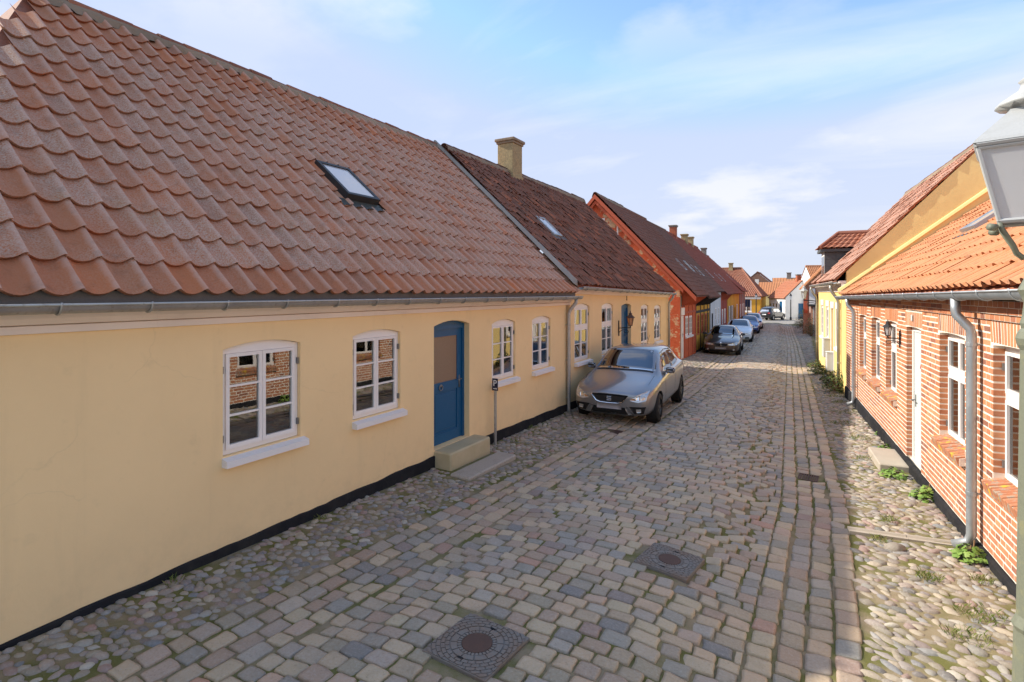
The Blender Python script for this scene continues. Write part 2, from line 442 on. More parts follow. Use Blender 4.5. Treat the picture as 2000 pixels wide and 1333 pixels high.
# ------------------------------------------------------------------ mesh helpers
class MB:
    def __init__(s):
        s.v = []
        s.f = []

    def add(s, vs_, fs_, m=None):
        b = len(s.v)
        s.v += [tuple(m @ Vector(p)) if m else tuple(p) for p in vs_]
        s.f += [tuple(i + b for i in f) for f in fs_]
        return s

    def box(s, x0, x1, y0, y1, z0, z1, m=None):
        v = [(x0, y0, z0), (x1, y0, z0), (x1, y1, z0), (x0, y1, z0), (x0, y0, z1), (x1, y0, z1), (x1, y1, z1), (x0, y1, z1)]
        f = [(0, 3, 2, 1), (4, 5, 6, 7), (0, 1, 5, 4), (1, 2, 6, 5), (2, 3, 7, 6), (3, 0, 4, 7)]
        return s.add(v, f, m)

    def bbox(s, x0, x1, y0, y1, z0, z1, b=0.006, m=None):
        # box with chamfered edges
        vs_, fs_ = cham(x0, x1, y0, y1, z0, z1, b)
        return s.add(vs_, fs_, m)

    def hexa(s, p):
        # eight corners: bottom four, then top four
        f = [(0, 3, 2, 1), (4, 5, 6, 7), (0, 1, 5, 4), (1, 2, 6, 5), (2, 3, 7, 6), (3, 0, 4, 7)]
        return s.add(p, f)

    def prism(s, poly, d0, d1, axis='y', m=None):
        n = len(poly)
        mk = {'y': lambda p, d: (p[0], d, p[1]), 'x': lambda p, d: (d, p[0], p[1]), 'z': lambda p, d: (p[0], p[1], d)}[axis]
        v = [mk(p, d0) for p in poly] + [mk(p, d1) for p in poly]
        f = [tuple(range(n))[::-1], tuple(range(n, 2 * n))] + [(i, (i + 1) % n, n + (i + 1) % n, n + i) for i in range(n)]
        return s.add(v, f, m)

    def tube(s, path, r, n=10, caps=True, arc=None, m=None):
        pts = [Vector(p) for p in path]
        rr = r if isinstance(r, (list, tuple)) else [r] * len(pts)
        vs_, fs_ = [], []
        up = None
        for i, p in enumerate(pts):
            t = (pts[min(i + 1, len(pts) - 1)] - pts[max(i - 1, 0)]).normalized()
            if up is None:
                up = Vector((0, 0, 1)) if abs(t.z) < 0.9 else Vector((0, 1, 0))
            a = t.cross(up).normalized()
            b = a.cross(t).normalized()
            up = b
            for k in range(n):
                an = 2 * math.pi * k / n
                vs_.append(p + (a * math.cos(an) + b * math.sin(an)) * rr[i])
        for i in range(len(pts) - 1):
            for k in range(n):
                k2 = (k + 1) % n
                fs_.append((i * n + k, i * n + k2, (i + 1) * n + k2, (i + 1) * n + k))
        if caps:
            fs_.append(tuple(range(n))[::-1])
            fs_.append(tuple(range((len(pts) - 1) * n, len(pts) * n)))
        return s.add(vs_, fs_, m)

    def lathe(s, prof, n=16, m=None, a0=0.0, caps=True):
        vs_, fs_ = [], []
        for (r, z) in prof:
            for k in range(n):
                a = a0 + 2 * math.pi * k / n
                vs_.append((r * math.cos(a), r * math.sin(a), z))
        for i in range(len(prof) - 1):
            for k in range(n):
                k2 = (k + 1) % n
                fs_.append((i * n + k, i * n + k2, (i + 1) * n + k2, (i + 1) * n + k))
        if caps:
            fs_.append(tuple(range(n))[::-1])
            fs_.append(tuple(range((len(prof) - 1) * n, len(prof) * n)))
        return s.add(vs_, fs_, m)

    def mesh(s, name):
        me = bpy.data.meshes.new(name)
        me.from_pydata(s.v, [], s.f)
        me.update()
        return me

    def build(s, name, mat, parent=None, smooth=False, kind=None):
        return obj(name, s.mesh(name), mat, parent, smooth, kind)


def cham(x0, x1, y0, y1, z0, z1, b):
    c = [(x0, x1), (y0, y1), (z0, z1)]
    vs_, ix = [], {}
    for i in range(8):
        sx, sy, sz = i & 1, (i >> 1) & 1, (i >> 2) & 1
        s3 = (sx, sy, sz)
        for ax in range(3):
            p = []
            for k in range(3):
                e = c[k][s3[k]]
                if k != ax:
                    e += b if s3[k] == 0 else -b
                p.append(e)
            ix[(i, ax)] = len(vs_)
            vs_.append(tuple(p))
    fs_ = []
    for ax in range(3):
        o1, o2 = [(1, 2), (2, 0), (0, 1)][ax]
        for sd in (0, 1):
            q = []
            for a, bb in ((0, 0), (1, 0), (1, 1), (0, 1)):
                i = (sd << ax) | (a << o1) | (bb << o2)
                q.append(ix[(i, ax)])
            fs_.append(tuple(q) if sd else tuple(q[::-1]))
    for ax in range(3):
        o1, o2 = [(1, 2), (2, 0), (0, 1)][ax]
        for a in (0, 1):
            for bb in (0, 1):
                i0 = (a << o1) | (bb << o2)
                i1 = i0 | (1 << ax)
                q = (ix[(i0, o1)], ix[(i1, o1)], ix[(i1, o2)], ix[(i0, o2)])
                fs_.append(q if a == bb else q[::-1])
    for i in range(8):
        q = (ix[(i, 0)], ix[(i, 1)], ix[(i, 2)])
        par = bin(i).count('1') % 2
        fs_.append(q if par else q[::-1])
    return vs_, fs_


def obj(name, me, mat, parent=None, smooth=False, kind=None):
    o = bpy.data.objects.new(name, me)
    col.objects.link(o)
    if mat and len(me.materials) == 0:
        me.materials.append(MATS[mat] if isinstance(mat, str) else mat)
    if len(me.polygons):
        if not smooth:
            me.shade_flat()
        else:
            me.shade_smooth()
            if smooth == 'edge':
                me.set_sharp_from_angle(angle=R(38))
    if parent:
        o.parent = parent
    if kind:
        o['kind'] = kind
    return o


def tag(o, label, cat, group=None):
    o['label'] = label
    o['category'] = cat
    if group:
        o['group'] = group
    return o


def thing(name, label, cat, loc=(0, 0, 0), rz=0.0, group=None):
    o = bpy.data.objects.new(name, None)
    o.empty_display_size = 0.2
    col.objects.link(o)
    o.location = loc
    o.rotation_euler = (0, 0, rz)
    return tag(o, label, cat, group)


def np_mesh(name, V, F):
    me = bpy.data.meshes.new(name)
    V = np.asarray(V, dtype=np.float32)
    me.vertices.add(len(V))
    me.vertices.foreach_set('co', V.ravel())
    # F: list of arrays (m,k)
    loops = np.concatenate([f.ravel() for f in F]).astype(np.int32)
    tot = np.concatenate([np.full(len(f), f.shape[1]) for f in F]).astype(np.int32)
    st = np.concatenate([[0], np.cumsum(tot)[:-1]]).astype(np.int32)
    me.loops.add(len(loops))
    me.loops.foreach_set('vertex_index', loops)
    me.polygons.add(len(tot))
    me.polygons.foreach_set('loop_start', st)
    me.update(calc_edges=True)
    me.validate()
    return me


def set_profile(me, vals):
    at = me.attributes.new('profile', 'FLOAT', 'POINT')
    at.data.foreach_set('value', np.asarray(vals, dtype=np.float32))


def join_instances(name, protos, mats4):
    # protos: list of (verts array, list of face tuples); mats4: list of (proto index, 4x4 array)
    V, FB, base, PR = [], {}, 0, []
    grouped = {}
    for pi, m in mats4:
        grouped.setdefault(pi, []).append(m)
    for pi, ms in grouped.items():
        v, fs_ = protos[pi][:2]
        ms = np.asarray(ms)
        vv = np.einsum('nij,vj->nvi', ms[:, :3, :3], v) + ms[:, None, :3, 3]
        n = len(ms)
        V.append(vv.reshape(-1, 3))
        if len(protos[pi]) > 2:
            PR.append(np.tile(protos[pi][2], n))
        byk = {}
        for f in fs_:
            byk.setdefault(len(f), []).append(f)
        off = base + np.arange(n) * len(v)
        for k, ff in byk.items():
            a = np.asarray(ff)
            FB.setdefault(k, []).append((a[None] + off[:, None, None]).reshape(-1, k))
        base += n * len(v)
    me = np_mesh(name, np.concatenate(V), [np.concatenate(x) for x in FB.values()])
    if PR:
        set_profile(me, np.concatenate(PR))
    return me


def proto_from(mb):
    return (np.asarray(mb.v, dtype=np.float64), list(mb.f))


def proto_mesh(name, p):
    me = bpy.data.meshes.new(name)
    me.from_pydata([tuple(x) for x in p[0]], [], p[1])
    me.update()
    if len(p) > 2:
        set_profile(me, p[2])
    return me


# ------------------------------------------------------------------ street plan
def slope(t):
    t = np.asarray(t, dtype=float)
    return np.where(t < 32, -0.024 * (t - 6.4), np.where(t < 50, -0.6144 - 0.014 * (t - 32), -0.8664))


def line(pts):
    a = np.asarray(pts, dtype=float)
    return lambda t: np.interp(t, a[:, 0], a[:, 1])


def LEFT(t):
    t = np.asarray(t, dtype=float)
    return np.where(t < 22.6, 0.0, -0.27 - 0.033 * (t - 23.2) - 0.0002 * (t - 24) ** 2)


E1 = line([(-3, 0.6), (1.8, 0.82), (2.8, 0.91), (4.7, 1.04), (5.8, 1.07), (8.4, 1.2), (10.7, 1.3), (16, 1.25), (24, 1.0), (30, 0.7), (40, 0.25), (60, -0.8), (72, -1.4)])
E4 = line([(-3, 5.1), (0, 5.2), (4.3, 5.25), (7.7, 5.30), (15, 5.01), (29.4, 4.44), (38, 4.06), (59.5, 2.89), (72, 2.2)])
E2 = lambda t: E1(t) + 0.72
E3 = lambda t: E4(t) - 0.74
RW = line([(-3, 7.143), (25.8, 5.0), (51, 4.5), (62, 4.1), (72, 3.4)])


def Gz(d, t):
    d = np.asarray(d, dtype=float)
    t = np.asarray(t, dtype=float)
    L, e1, e2, e3, e4, rw = LEFT(t), E1(t), E2(t), E3(t), E4(t), RW(t)
    xs = [L - 1, L, e1, (e1 + e2) / 2, e2, e2 + 0.3 * (e3 - e2), e2 + 0.7 * (e3 - e2), e3, (e3 + e4) / 2, e4, rw, rw + 1]
    hr = 0.03 + 0.05 * np.clip((t - 6) / 9, 0, 1)
    zs = [0.03, 0.03, -0.005, -0.03, -0.005, 0.075, 0.075, -0.01, -0.035, 0.0, hr, hr]
    z = np.zeros_like(d * t) + 0.03
    for i in range(len(xs) - 1):
        a, b = xs[i], xs[i + 1]
        k = np.clip((d - a) / np.maximum(b - a, 1e-6), 0, 1)
        k = k * k * (3 - 2 * k)
        z = np.where(d >= a, zs[i] + (zs[i + 1] - zs[i]) * k, z)
    return z + slope(t)


def gz(d, t):
    return float(Gz(d, t))


# ------------------------------------------------------------------ ground sheets
g = MB()
g.add([(-1500, -1500, -1.0), (1500, -1500, -1.0), (1500, 1500, -1.0), (-1500, 1500, -1.0)], [(0, 1, 2, 3)])
gr = g.build('ground', 'ground')
gr['kind'] = 'structure'


def sheet(name, da, db, t0, t1, nt_, nd_, mat, dz=0.0):
    T = np.linspace(t0, t1, nt_ + 1)
    K = np.linspace(0, 1, nd_ + 1)
    a, b = da(T), db(T)
    D = a[:, None] + (b - a)[:, None] * K[None]
    TT = np.repeat(T[:, None], nd_ + 1, 1)
    V = np.stack([D, TT, Gz(D, TT) + dz], -1).reshape(-1, 3)
    i = np.arange(nt_)[:, None] * (nd_ + 1) + np.arange(nd_)[None]
    F = np.stack([i, i + 1, i + nd_ + 2, i + nd_ + 1], -1).reshape(-1, 4)
    o = obj(name, np_mesh(name, V, [F]), mat, None, True)
    o['kind'] = 'structure'
    return o


T_END = 66.0
road = sheet('road', E1, E4, -2, T_END, 300, 64, 'joint_sand', -0.003)
pave_l = sheet('pavement_left', lambda t: LEFT(t) - 0.25, E1, -2, T_END, 160, 6, 'joint_sand')
pave_r = sheet('pavement_right', E4, lambda t: RW(t) + 0.25, -2, T_END, 160, 6, 'joint_sand')
# the cross street at the far end
g = MB()
g.add([(-60, 64, -0.90), (40, 64, -0.90), (40, 96, -0.90), (-60, 96, -0.90)], [(0, 1, 2, 3)])
cs = g.build('cross_street', 'asphalt_pale')
cs['kind'] = 'structure'
g = MB().add([(-14, 65.2, -0.887), (3.6, 65.2, -0.887), (3.6, 66.6, -0.887), (-14, 66.6, -0.887)], [(0, 1, 2, 3)])
o = g.build('cross_pavement', 'concrete_slab')
o['kind'] = 'structure'


# ------------------------------------------------------------------ setts and field stones
def sett_proto(sd, top=0.014):
    r = np.random.default_rng(sd)
    c_ = 0.07 + 0.08 * r.random(4)
    x, y = [], []
    for k, (sx, sy) in enumerate(((1, -1), (1, 1), (-1, 1), (-1, -1))):
        jx, jy = r.normal(0, 0.017, 2)
        pa = (sx * (0.5 - c_[k]) + jx, sy * 0.5 + jy)
        pb = (sx * 0.5 + jx, sy * (0.5 - c_[k]) + jy)
        pm = (sx * (0.5 - 0.28 * c_[k]) + jx, sy * (0.5 - 0.28 * c_[k]) + jy)
        seq = (pa, pm, pb) if sx * sy < 0 else (pb, pm, pa)
        for q in seq:
            x.append(q[0])
            y.append(q[1])
        e = {0: (0.5 + r.normal(0, 0.02), r.normal(0, 0.1)), 1: (r.normal(0, 0.1), 0.5 + r.normal(0, 0.025)), 2: (-0.5 + r.normal(0, 0.02), r.normal(0, 0.1)), 3: (r.normal(0, 0.1), -0.5 + r.normal(0, 0.025))}[k]
        x.append(e[0])
        y.append(e[1])
    n = len(x)
    tl = r.normal(0, 0.05, 2)
    rings = [(1.0, -0.045), (0.995, top * 0.30), (0.945, top * 0.88), (0.72, top)]
    vs_, fs_ = [], []
    for k, z in rings:
        for i in range(n):
            zz = z + (x[i] * tl[0] + y[i] * tl[1]) * 0.12 * (z > 0) + r.normal(0, 0.0010) * (z > 0)
            vs_.append((x[i] * k, y[i] * k, zz))
    m = len(rings)
    for j in range(m - 1):
        for i in range(n):
            i2 = (i + 1) % n
            fs_.append((j * n + i, j * n + i2, (j + 1) * n + i2, (j + 1) * n + i))
    vs_.append((0, 0, top * 1.06 + r.normal(0, 0.0015)))
    for i in range(n):
        fs_.append(((m - 1) * n + i, (m - 1) * n + (i + 1) % n, m * n))
    return (np.asarray(vs_), fs_)


def pebble_proto(sd, n=9):
    r = np.random.default_rng(sd + 100)
    ang = np.arange(n) / n * 2 * math.pi
    rad = 0.5 * (1 + r.normal(0, 0.12, n))
    rings = [(0.97, -0.35), (1.0, 0.05), (0.84, 0.32), (0.46, 0.47)]
    vs_, fs_ = [], []
    for k, z in rings:
        for i in range(n):
            vs_.append((rad[i] * k * math.cos(ang[i]), rad[i] * k * math.sin(ang[i]), z + r.normal(0, 0.02)))
    m = len(rings)
    for j in range(m - 1):
        for i in range(n):
            i2 = (i + 1) % n
            fs_.append((j * n + i, j * n + i2, (j + 1) * n + i2, (j + 1) * n + i))
    vs_.append((0, 0, 0.5))
    for i in range(n):
        fs_.append(((m - 1) * n + i, (m - 1) * n + (i + 1) % n, m * n))
    return (np.asarray(vs_), fs_)


def in_view(p, pad=0.06):
    dx, dy, dz = p[0] - CAM.x, p[1] - CAM.y, p[2] - CAM.z
    c_, s_ = math.cos(R(29.553)), math.sin(R(29.553))
    X, Y = dx * c_ + dy * s_, -dx * s_ + dy * c_
    if Y < 0.3:
        return None
    u, v = X / Y, dz / Y
    if abs(u) < 0.952 + pad and -0.727 - pad < v < 0.543 + pad:
        return Y
    return None


def scatter(parent, single, many, protos, items, mat, limit=300, smooth=True, keep=None):
    # items: list of (proto, 4x4). The ones largest in view become objects, the rest one mesh
    sc_ = []
    for i, (pi, m) in enumerate(items):
        y = in_view(m[:3, 3])
        size = abs(np.linalg.det(m[:3, :3])) ** (1 / 3)
        sc_.append((-(size / y) if y else 0.0, i))
    order = sorted(sc_)
    pick = {i for s_, i in order[:limit] if s_ < 0}
    meshes = {}
    for i in sorted(pick):
        pi, m = items[i]
        if pi not in meshes:
            meshes[pi] = proto_mesh(single, protos[pi])
        o = obj(single, meshes[pi], mat, parent, smooth)
        o.matrix_local = Matrix([list(r_) for r_ in m])
    rest = [items[i] for i in range(len(items)) if i not in pick]
    if rest:
        obj(many, join_instances(many, protos, rest), mat, parent, smooth, 'stuff')


def m4(x, y, z, sx, sy, sz, rz, tx=0.0, ty=0.0):
    c_, s_ = math.cos(rz), math.sin(rz)
    m = np.eye(4)
    m[:3, 0] = (c_ * sx, s_ * sx, tx * sx)
    m[:3, 1] = (-s_ * sy, c_ * sy, ty * sy)
    m[:3, 2] = (-tx * sz, -ty * sz, sz)
    m[:3, 3] = (x, y, z)
    return m


HOLES = []  # (x, y, half size x, half size y, rotation) kept free of stones


def blocked(d, t, pad=0.06):
    for (x, y, hx, hy, rz) in HOLES:
        dx, dy = d - x, t - y
        c_, s_ = math.cos(-rz), math.sin(-rz)
        u, v = dx * c_ - dy * s_, dx * s_ + dy * c_
        if abs(u) < hx + pad and abs(v) < hy + pad:
            return True
    return False


MAN_A = (3.755, 5.135, 0.25, 0.25, R(-8))
MAN_B = (2.88, 3.17, 0.27, 0.27, R(-4))
GRATE_A = (4.85, 9.05, 0.13, 0.15, R(-4))
GRATE_B = (1.5, 10.2, 0.15, 0.13, R(-2))
HOLES += [MAN_A, MAN_B, GRATE_A, GRATE_B]
SLAB = (0.60, 6.86, 0.19, 0.66, R(-2))
STEP_L = (0.10, 6.95, 0.24, 0.56, 0)
STEP_R = (6.02, 10.30, 0.26, 0.52, R(4.25))
CHAN = (5.80, 7.10, 0.52, 0.07, R(8))
HOLES += [SLAB, STEP_L, STEP_R, CHAN]


def lay_setts():
    protos = [sett_proto(i) for i in range(18)]
    items = []

    raw = []

    def put(d, t, w, l, rz):
        if not blocked(d, t, 0.03):
            raw.append((d, t, w, l, rz))

    def columns(a, b, nc, t0, t1):
        for c_ in range(nc):
            t = t0 + random.random() * 0.2
            while t < t1:
                l = random.uniform(0.145, 0.235)
                wd = float(b(t) - a(t)) / nc
                d = float(a(t)) + (c_ + 0.5) * wd
                put(d + random.gauss(0, 0.006), t + l / 2, wd - 0.018 - random.random() * 0.010, l - 0.015, random.gauss(0, 0.03))
                t += l

    columns(E1, E2, 4, 0.6, 64)
    columns(E3, E4, 4, 0.6, 64)
    t = 0.4
    k = 0
    while t < 64.5:
        h = random.uniform(0.118, 0.158) if t < 30 else 0.16
        a, b = float(E2(t)), float(E3(t))
        d = a + (random.random() * 0.08)
        while d < b - 0.05:
            w = random.uniform(0.15, 0.235)
            if d + w > b - 0.06:
                w = b - d
            if w > 0.06:
                s_ = (d + w / 2 - (a + b) / 2) / (b - a)
                bow = 0.05 * (0.25 - s_ * s_) * 4
                put(d + w / 2, t + h / 2 + bow + 0.008 * math.sin(k * 0.3 + d * 2.2), w - 0.012 - random.random() * 0.007, h - 0.011 - random.random() * 0.006, random.gauss(0, 0.02))
            d += w
        t += h
        k += 1
    a = np.asarray(raw)
    e = 0.02
    d, t = a[:, 0], a[:, 1]
    Z = Gz(d, t)
    TX = (Gz(d + e, t) - Gz(d - e, t)) / (2 * e)
    TY = (Gz(d, t + e) - Gz(d, t - e)) / (2 * e)
    for i, (d, t, w, l, rz) in enumerate(raw):
        items.append((random.randrange(18), m4(d, t, Z[i] - 0.002 + random.gauss(0, 0.0025), w, l, 1.0, rz + random.choice((0, math.pi)), TX[i] + random.gauss(0, 0.016), TY[i] + random.gauss(0, 0.016))))
    scatter(road, 'sett', 'setts', protos, items, 'sett', 300)


lay_setts()


def lay_fieldstones(parent, da, db, t0, t1, cell, elong, turn, name_many):
    protos = [pebble_proto(i) for i in range(16)]
    items = []
    t = t0
    row = 0
    while t < t1:
        a, b = float(da(t)) + 0.035, float(db(t)) - 0.03
        cw = cell * (1 if t < 20 else 1.35)
        d = a + (row % 2) * cw * 0.5
        while d < b:
            dd, tt = d + random.gauss(0, cw * 0.16), t + random.gauss(0, cw * 0.16)
            if a < dd < b and not blocked(dd, tt, 0.035) and random.random() < 0.95:
                s_ = cw * random.uniform(0.62, 1.12)
                el = random.uniform(1.0, elong)
                rz = turn + random.gauss(0, 0.5)
                hh = random.uniform(0.045, 0.07) * (s_ / 0.1) ** 0.5
                items.append([random.randrange(16), m4(dd, tt, 0.0, s_ * el ** 0.5 * 1.06, s_ / el ** 0.5 * 1.06, hh, rz, random.gauss(0, 0.08), random.gauss(0, 0.08))])
            d += cw
        t += cw * 0.86
        row += 1
    zz = Gz(np.array([m[0, 3] for _, m in items]), np.array([m[1, 3] for _, m in items]))
    for i in range(len(items)):
        items[i][1][2, 3] = zz[i] - 0.010 + random.gauss(0, 0.003)
    scatter(parent, 'field_stone', name_many, protos, items, 'fieldstone', 300)


lay_fieldstones(pave_l, lambda t: LEFT(t), E1, 0.8, 62, 0.094, 1.9, R(20), 'field_stones')
lay_fieldstones(pave_r, E4, lambda t: RW(t), 2.2, 62, 0.096, 2.6, R(-25), 'field_stones')

# big boulder-like stone in the right pavement
b_ = pebble_proto(3)
me = proto_mesh('field_stone', b_)
o = obj('field_stone', me, 'fieldstone', pave_r, True)
o.matrix_local = Matrix([list(r_) for r_ in m4(5.66, 6.72, gz(5.66, 6.72) + 0.01, 0.19, 0.16, 0.13, 0.4)])
# ------------------------------------------------------------------ houses: shared builders
class House:
    def __init__(s, name, label, origin, rz, cat='house', group=None):
        s.e = thing(name, label, cat, origin, rz, group)
        s.M = Matrix.Translation(Vector(origin)) @ Matrix.Rotation(rz, 4, 'Z')


def facade(mb, x0, x1, z0, z1, ops, depth=0.14, seg=8, y=0.0):
    zt_ = z1 if callable(z1) else (lambda x: z1)
    ops = sorted(ops)
    cur = x0

    def quad(a, b, c, d):
        mb.add([a, b, c, d], [(0, 1, 2, 3)])

    for (xa, xb, zb, zt, rise) in ops:
        quad((cur, y, z0), (xa, y, z0), (xa, y, zt_(xa)), (cur, y, zt_(cur)))
        if zb > z0:
            quad((xa, y, z0), (xb, y, z0), (xb, y, zb), (xa, y, zb))
            quad((xa, y, zb), (xb, y, zb), (xb, y + depth, zb), (xa, y + depth, zb))
        arc = lambda k: zt - rise * (2 * k - 1) ** 2
        for i in range(seg):
            k0, k1 = i / seg, (i + 1) / seg
            xx0, xx1 = xa + (xb - xa) * k0, xa + (xb - xa) * k1
            quad((xx0, y, arc(k0)), (xx1, y, arc(k1)), (xx1, y, zt_(xx1)), (xx0, y, zt_(xx0)))
            quad((xx0, y, arc(k0)), (xx1, y, arc(k1)), (xx1, y + depth, arc(k1)), (xx0, y + depth, arc(k0)))
        for xx in (xa, xb):
            quad((xx, y, zb), (xx, y + depth, zb), (xx, y + depth, zt - rise), (xx, y, zt - rise))
        cur = xb
    quad((cur, y, z0), (x1, y, z0), (x1, y, zt_(x1)), (cur, y, zt_(cur)))
    return mb


def window(house, xa, xb, zb, zt, rise=0.06, cols=2, rows=(1, 1, 1), y=0.045, sill='white_sill', mat='white_paint', parts=True, cross=None, fw=0.045, curtain=None, sill_over=0.05, sill_dz=0.0):
    g = 0.003
    X0, X1, Z0, ZT = xa + g, xb - g, zb + g, zt - rise
    f = MB()
    f.box(X0, X0 + fw, y, y + 0.07, Z0, ZT)
    f.box(X1 - fw, X1, y, y + 0.07, Z0, ZT)
    f.box(X0 + fw, X1 - fw, y, y + 0.07, Z0, Z0 + fw)
    n = 8
    top = [(X0 + (X1 - X0) * i / n, zt - g - rise * (2 * i / n - 1) ** 2) for i in range(n + 1)]
    f.prism([(X0, ZT - fw - 0.002)] + top + [(X1, ZT - fw - 0.002)], y - 0.002, y + 0.068)
    w = f.build('window', mat, house)
    iw0, iw1, iz0, iz1 = X0 + fw, X1 - fw, Z0 + fw, ZT - fw - 0.002
    cw = (iw1 - iw0) / cols
    levels = [(iz0, iz1, rows)]
    if cross:
        zc = iz0 + (iz1 - iz0) * cross
        bar = MB().box(iw0, iw1, y - 0.012, y + 0.07, zc - 0.03, zc + 0.03)
        bar.build('transom', mat, w)
        levels = [(iz0, zc - 0.03, rows), (zc + 0.03, iz1, (1,))]
    gl = MB()
    for c_ in range(cols):
        a, b = iw0 + c_ * cw + 0.002, iw0 + (c_ + 1) * cw - 0.002
        for (l0, l1, rw_) in levels:
            cm = MB()
            st = 0.036
            cm.box(a, a + st, y - 0.018, y + 0.03, l0 + 0.002, l1 - 0.002)
            cm.box(b - st, b, y - 0.018, y + 0.03, l0 + 0.002, l1 - 0.002)
            cm.box(a + st, b - st, y - 0.018, y + 0.03, l0 + 0.002, l0 + 0.045)
            cm.box(a + st, b - st, y - 0.018, y + 0.03, l1 - st, l1 - 0.002)
            p0, p1 = l0 + 0.045, l1 - st
            tot = float(sum(rw_))
            zc = p0
            panes = []
            for ri, rr in enumerate(rw_):
                zn = zc + (p1 - p0) * rr / tot
                if ri < len(rw_) - 1:
                    cm.box(a + st, b - st, y - 0.012, y + 0.02, zn - 0.010, zn + 0.010)
                panes.append((zc, zn))
                zc = zn
            cm.build('casement', mat, w)
            for (q0, q1) in panes:
                pm = MB().box(a + st, b - st, y + 0.004, y + 0.008, q0, q1)
                if parts:
                    po = pm.build('pane', 'glass', w)
                    po.rotation_euler = (0, 0, 0)
                else:
                    gl.add(pm.v, pm.f)
    if not parts:
        gl.build('pane', 'glass', w)
    if parts:
        for xx, sg in ((X0 + 0.012, 1), (X1 - 0.012, -1)):
            for zz in (Z0 + 0.16, ZT - 0.2):
                MB().box(xx - 0.007, xx + 0.007, y - 0.028, y, zz - 0.035, zz + 0.035).build('hinge', 'iron_grey', w)
    if sill:
        s_ = MB()
        sa, sb = xa - sill_over * 0.2, xb + sill_over
        s_.hexa([(sa, -0.085, zb - 0.098 + sill_dz), (sb, -0.085, zb - 0.098 + sill_dz), (sb, y + 0.02, zb - 0.10 + sill_dz), (sa, y + 0.02, zb - 0.10 + sill_dz),
                 (sa, -0.085, zb - 0.035 + sill_dz), (sb, -0.085, zb - 0.035 + sill_dz), (sb, y + 0.02, zb + 0.004), (sa, y + 0.02, zb + 0.004)])
        s_.build('sill', sill, w)
    if curtain:
        for (ca, cb, cm_) in curtain:
            n_ = 14
            vs_, fs_ = [], []
            for i in range(n_ + 1):
                xx = ca + (cb - ca) * i / n_
                yy = y + 0.14 + 0.018 * math.sin(i * 1.9)
                vs_ += [(xx, yy, Z0 + 0.02), (xx, yy, ZT)]
            for i in range(n_):
                fs_.append((2 * i, 2 * i + 2, 2 * i + 3, 2 * i + 1))
            MB().add(vs_, fs_).build('curtain', cm_, w, True)
    return w


def tile_proto(A=0.024, th=0.016, over=0.16, n=8, style='wave', sd=0):
    r = np.random.default_rng(sd + 900)
    us = np.linspace(0, 1.04, n + 1)
    if style == 'wave':
        zz = A * np.interp(us, [0, 0.10, 0.22, 0.36, 0.52, 0.68, 0.80, 0.90, 0.97, 1.04], [0.86, 0.62, 0.28, 0.06, 0.0, 0.10, 0.38, 0.80, 1.0, 0.96])
    else:  # strong roll with a flatter pan
        zz = A * np.maximum(np.cos(2 * np.pi * (us - 0.12)), -0.35) * 0.75 + A * 0.26
    zz = zz + r.normal(0, 0.0008, n + 1)
    vs_, fs_ = [], []
    L = 1 + over
    for (v, lift) in ((0.0, th * 1.5), (0.5, th * 0.78), (L, 0.0)):
        for i, u in enumerate(us):
            vs_.append((u, v, zz[i] + lift))
    for i, u in enumerate(us):
        vs_.append((u, 0.045, zz[i] + th * 0.2))
    m = n + 1
    for j in range(2):
        for i in range(n):
            fs_.append((j * m + i, j * m + i + 1, (j + 1) * m + i + 1, (j + 1) * m + i))
    for i in range(n):
        fs_.append((3 * m + i, 3 * m + i + 1, i + 1, i))
    # underside strip so the eave reads as thick clay
    for i, u in enumerate(us):
        vs_.append((u, 0.5, zz[i] - 0.006))
    for i in range(n):
        fs_.append((4 * m + i, 4 * m + i + 1, 3 * m + i + 1, 3 * m + i))
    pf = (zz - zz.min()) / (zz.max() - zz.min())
    return (np.asarray(vs_), fs_, np.tile(pf, 5))


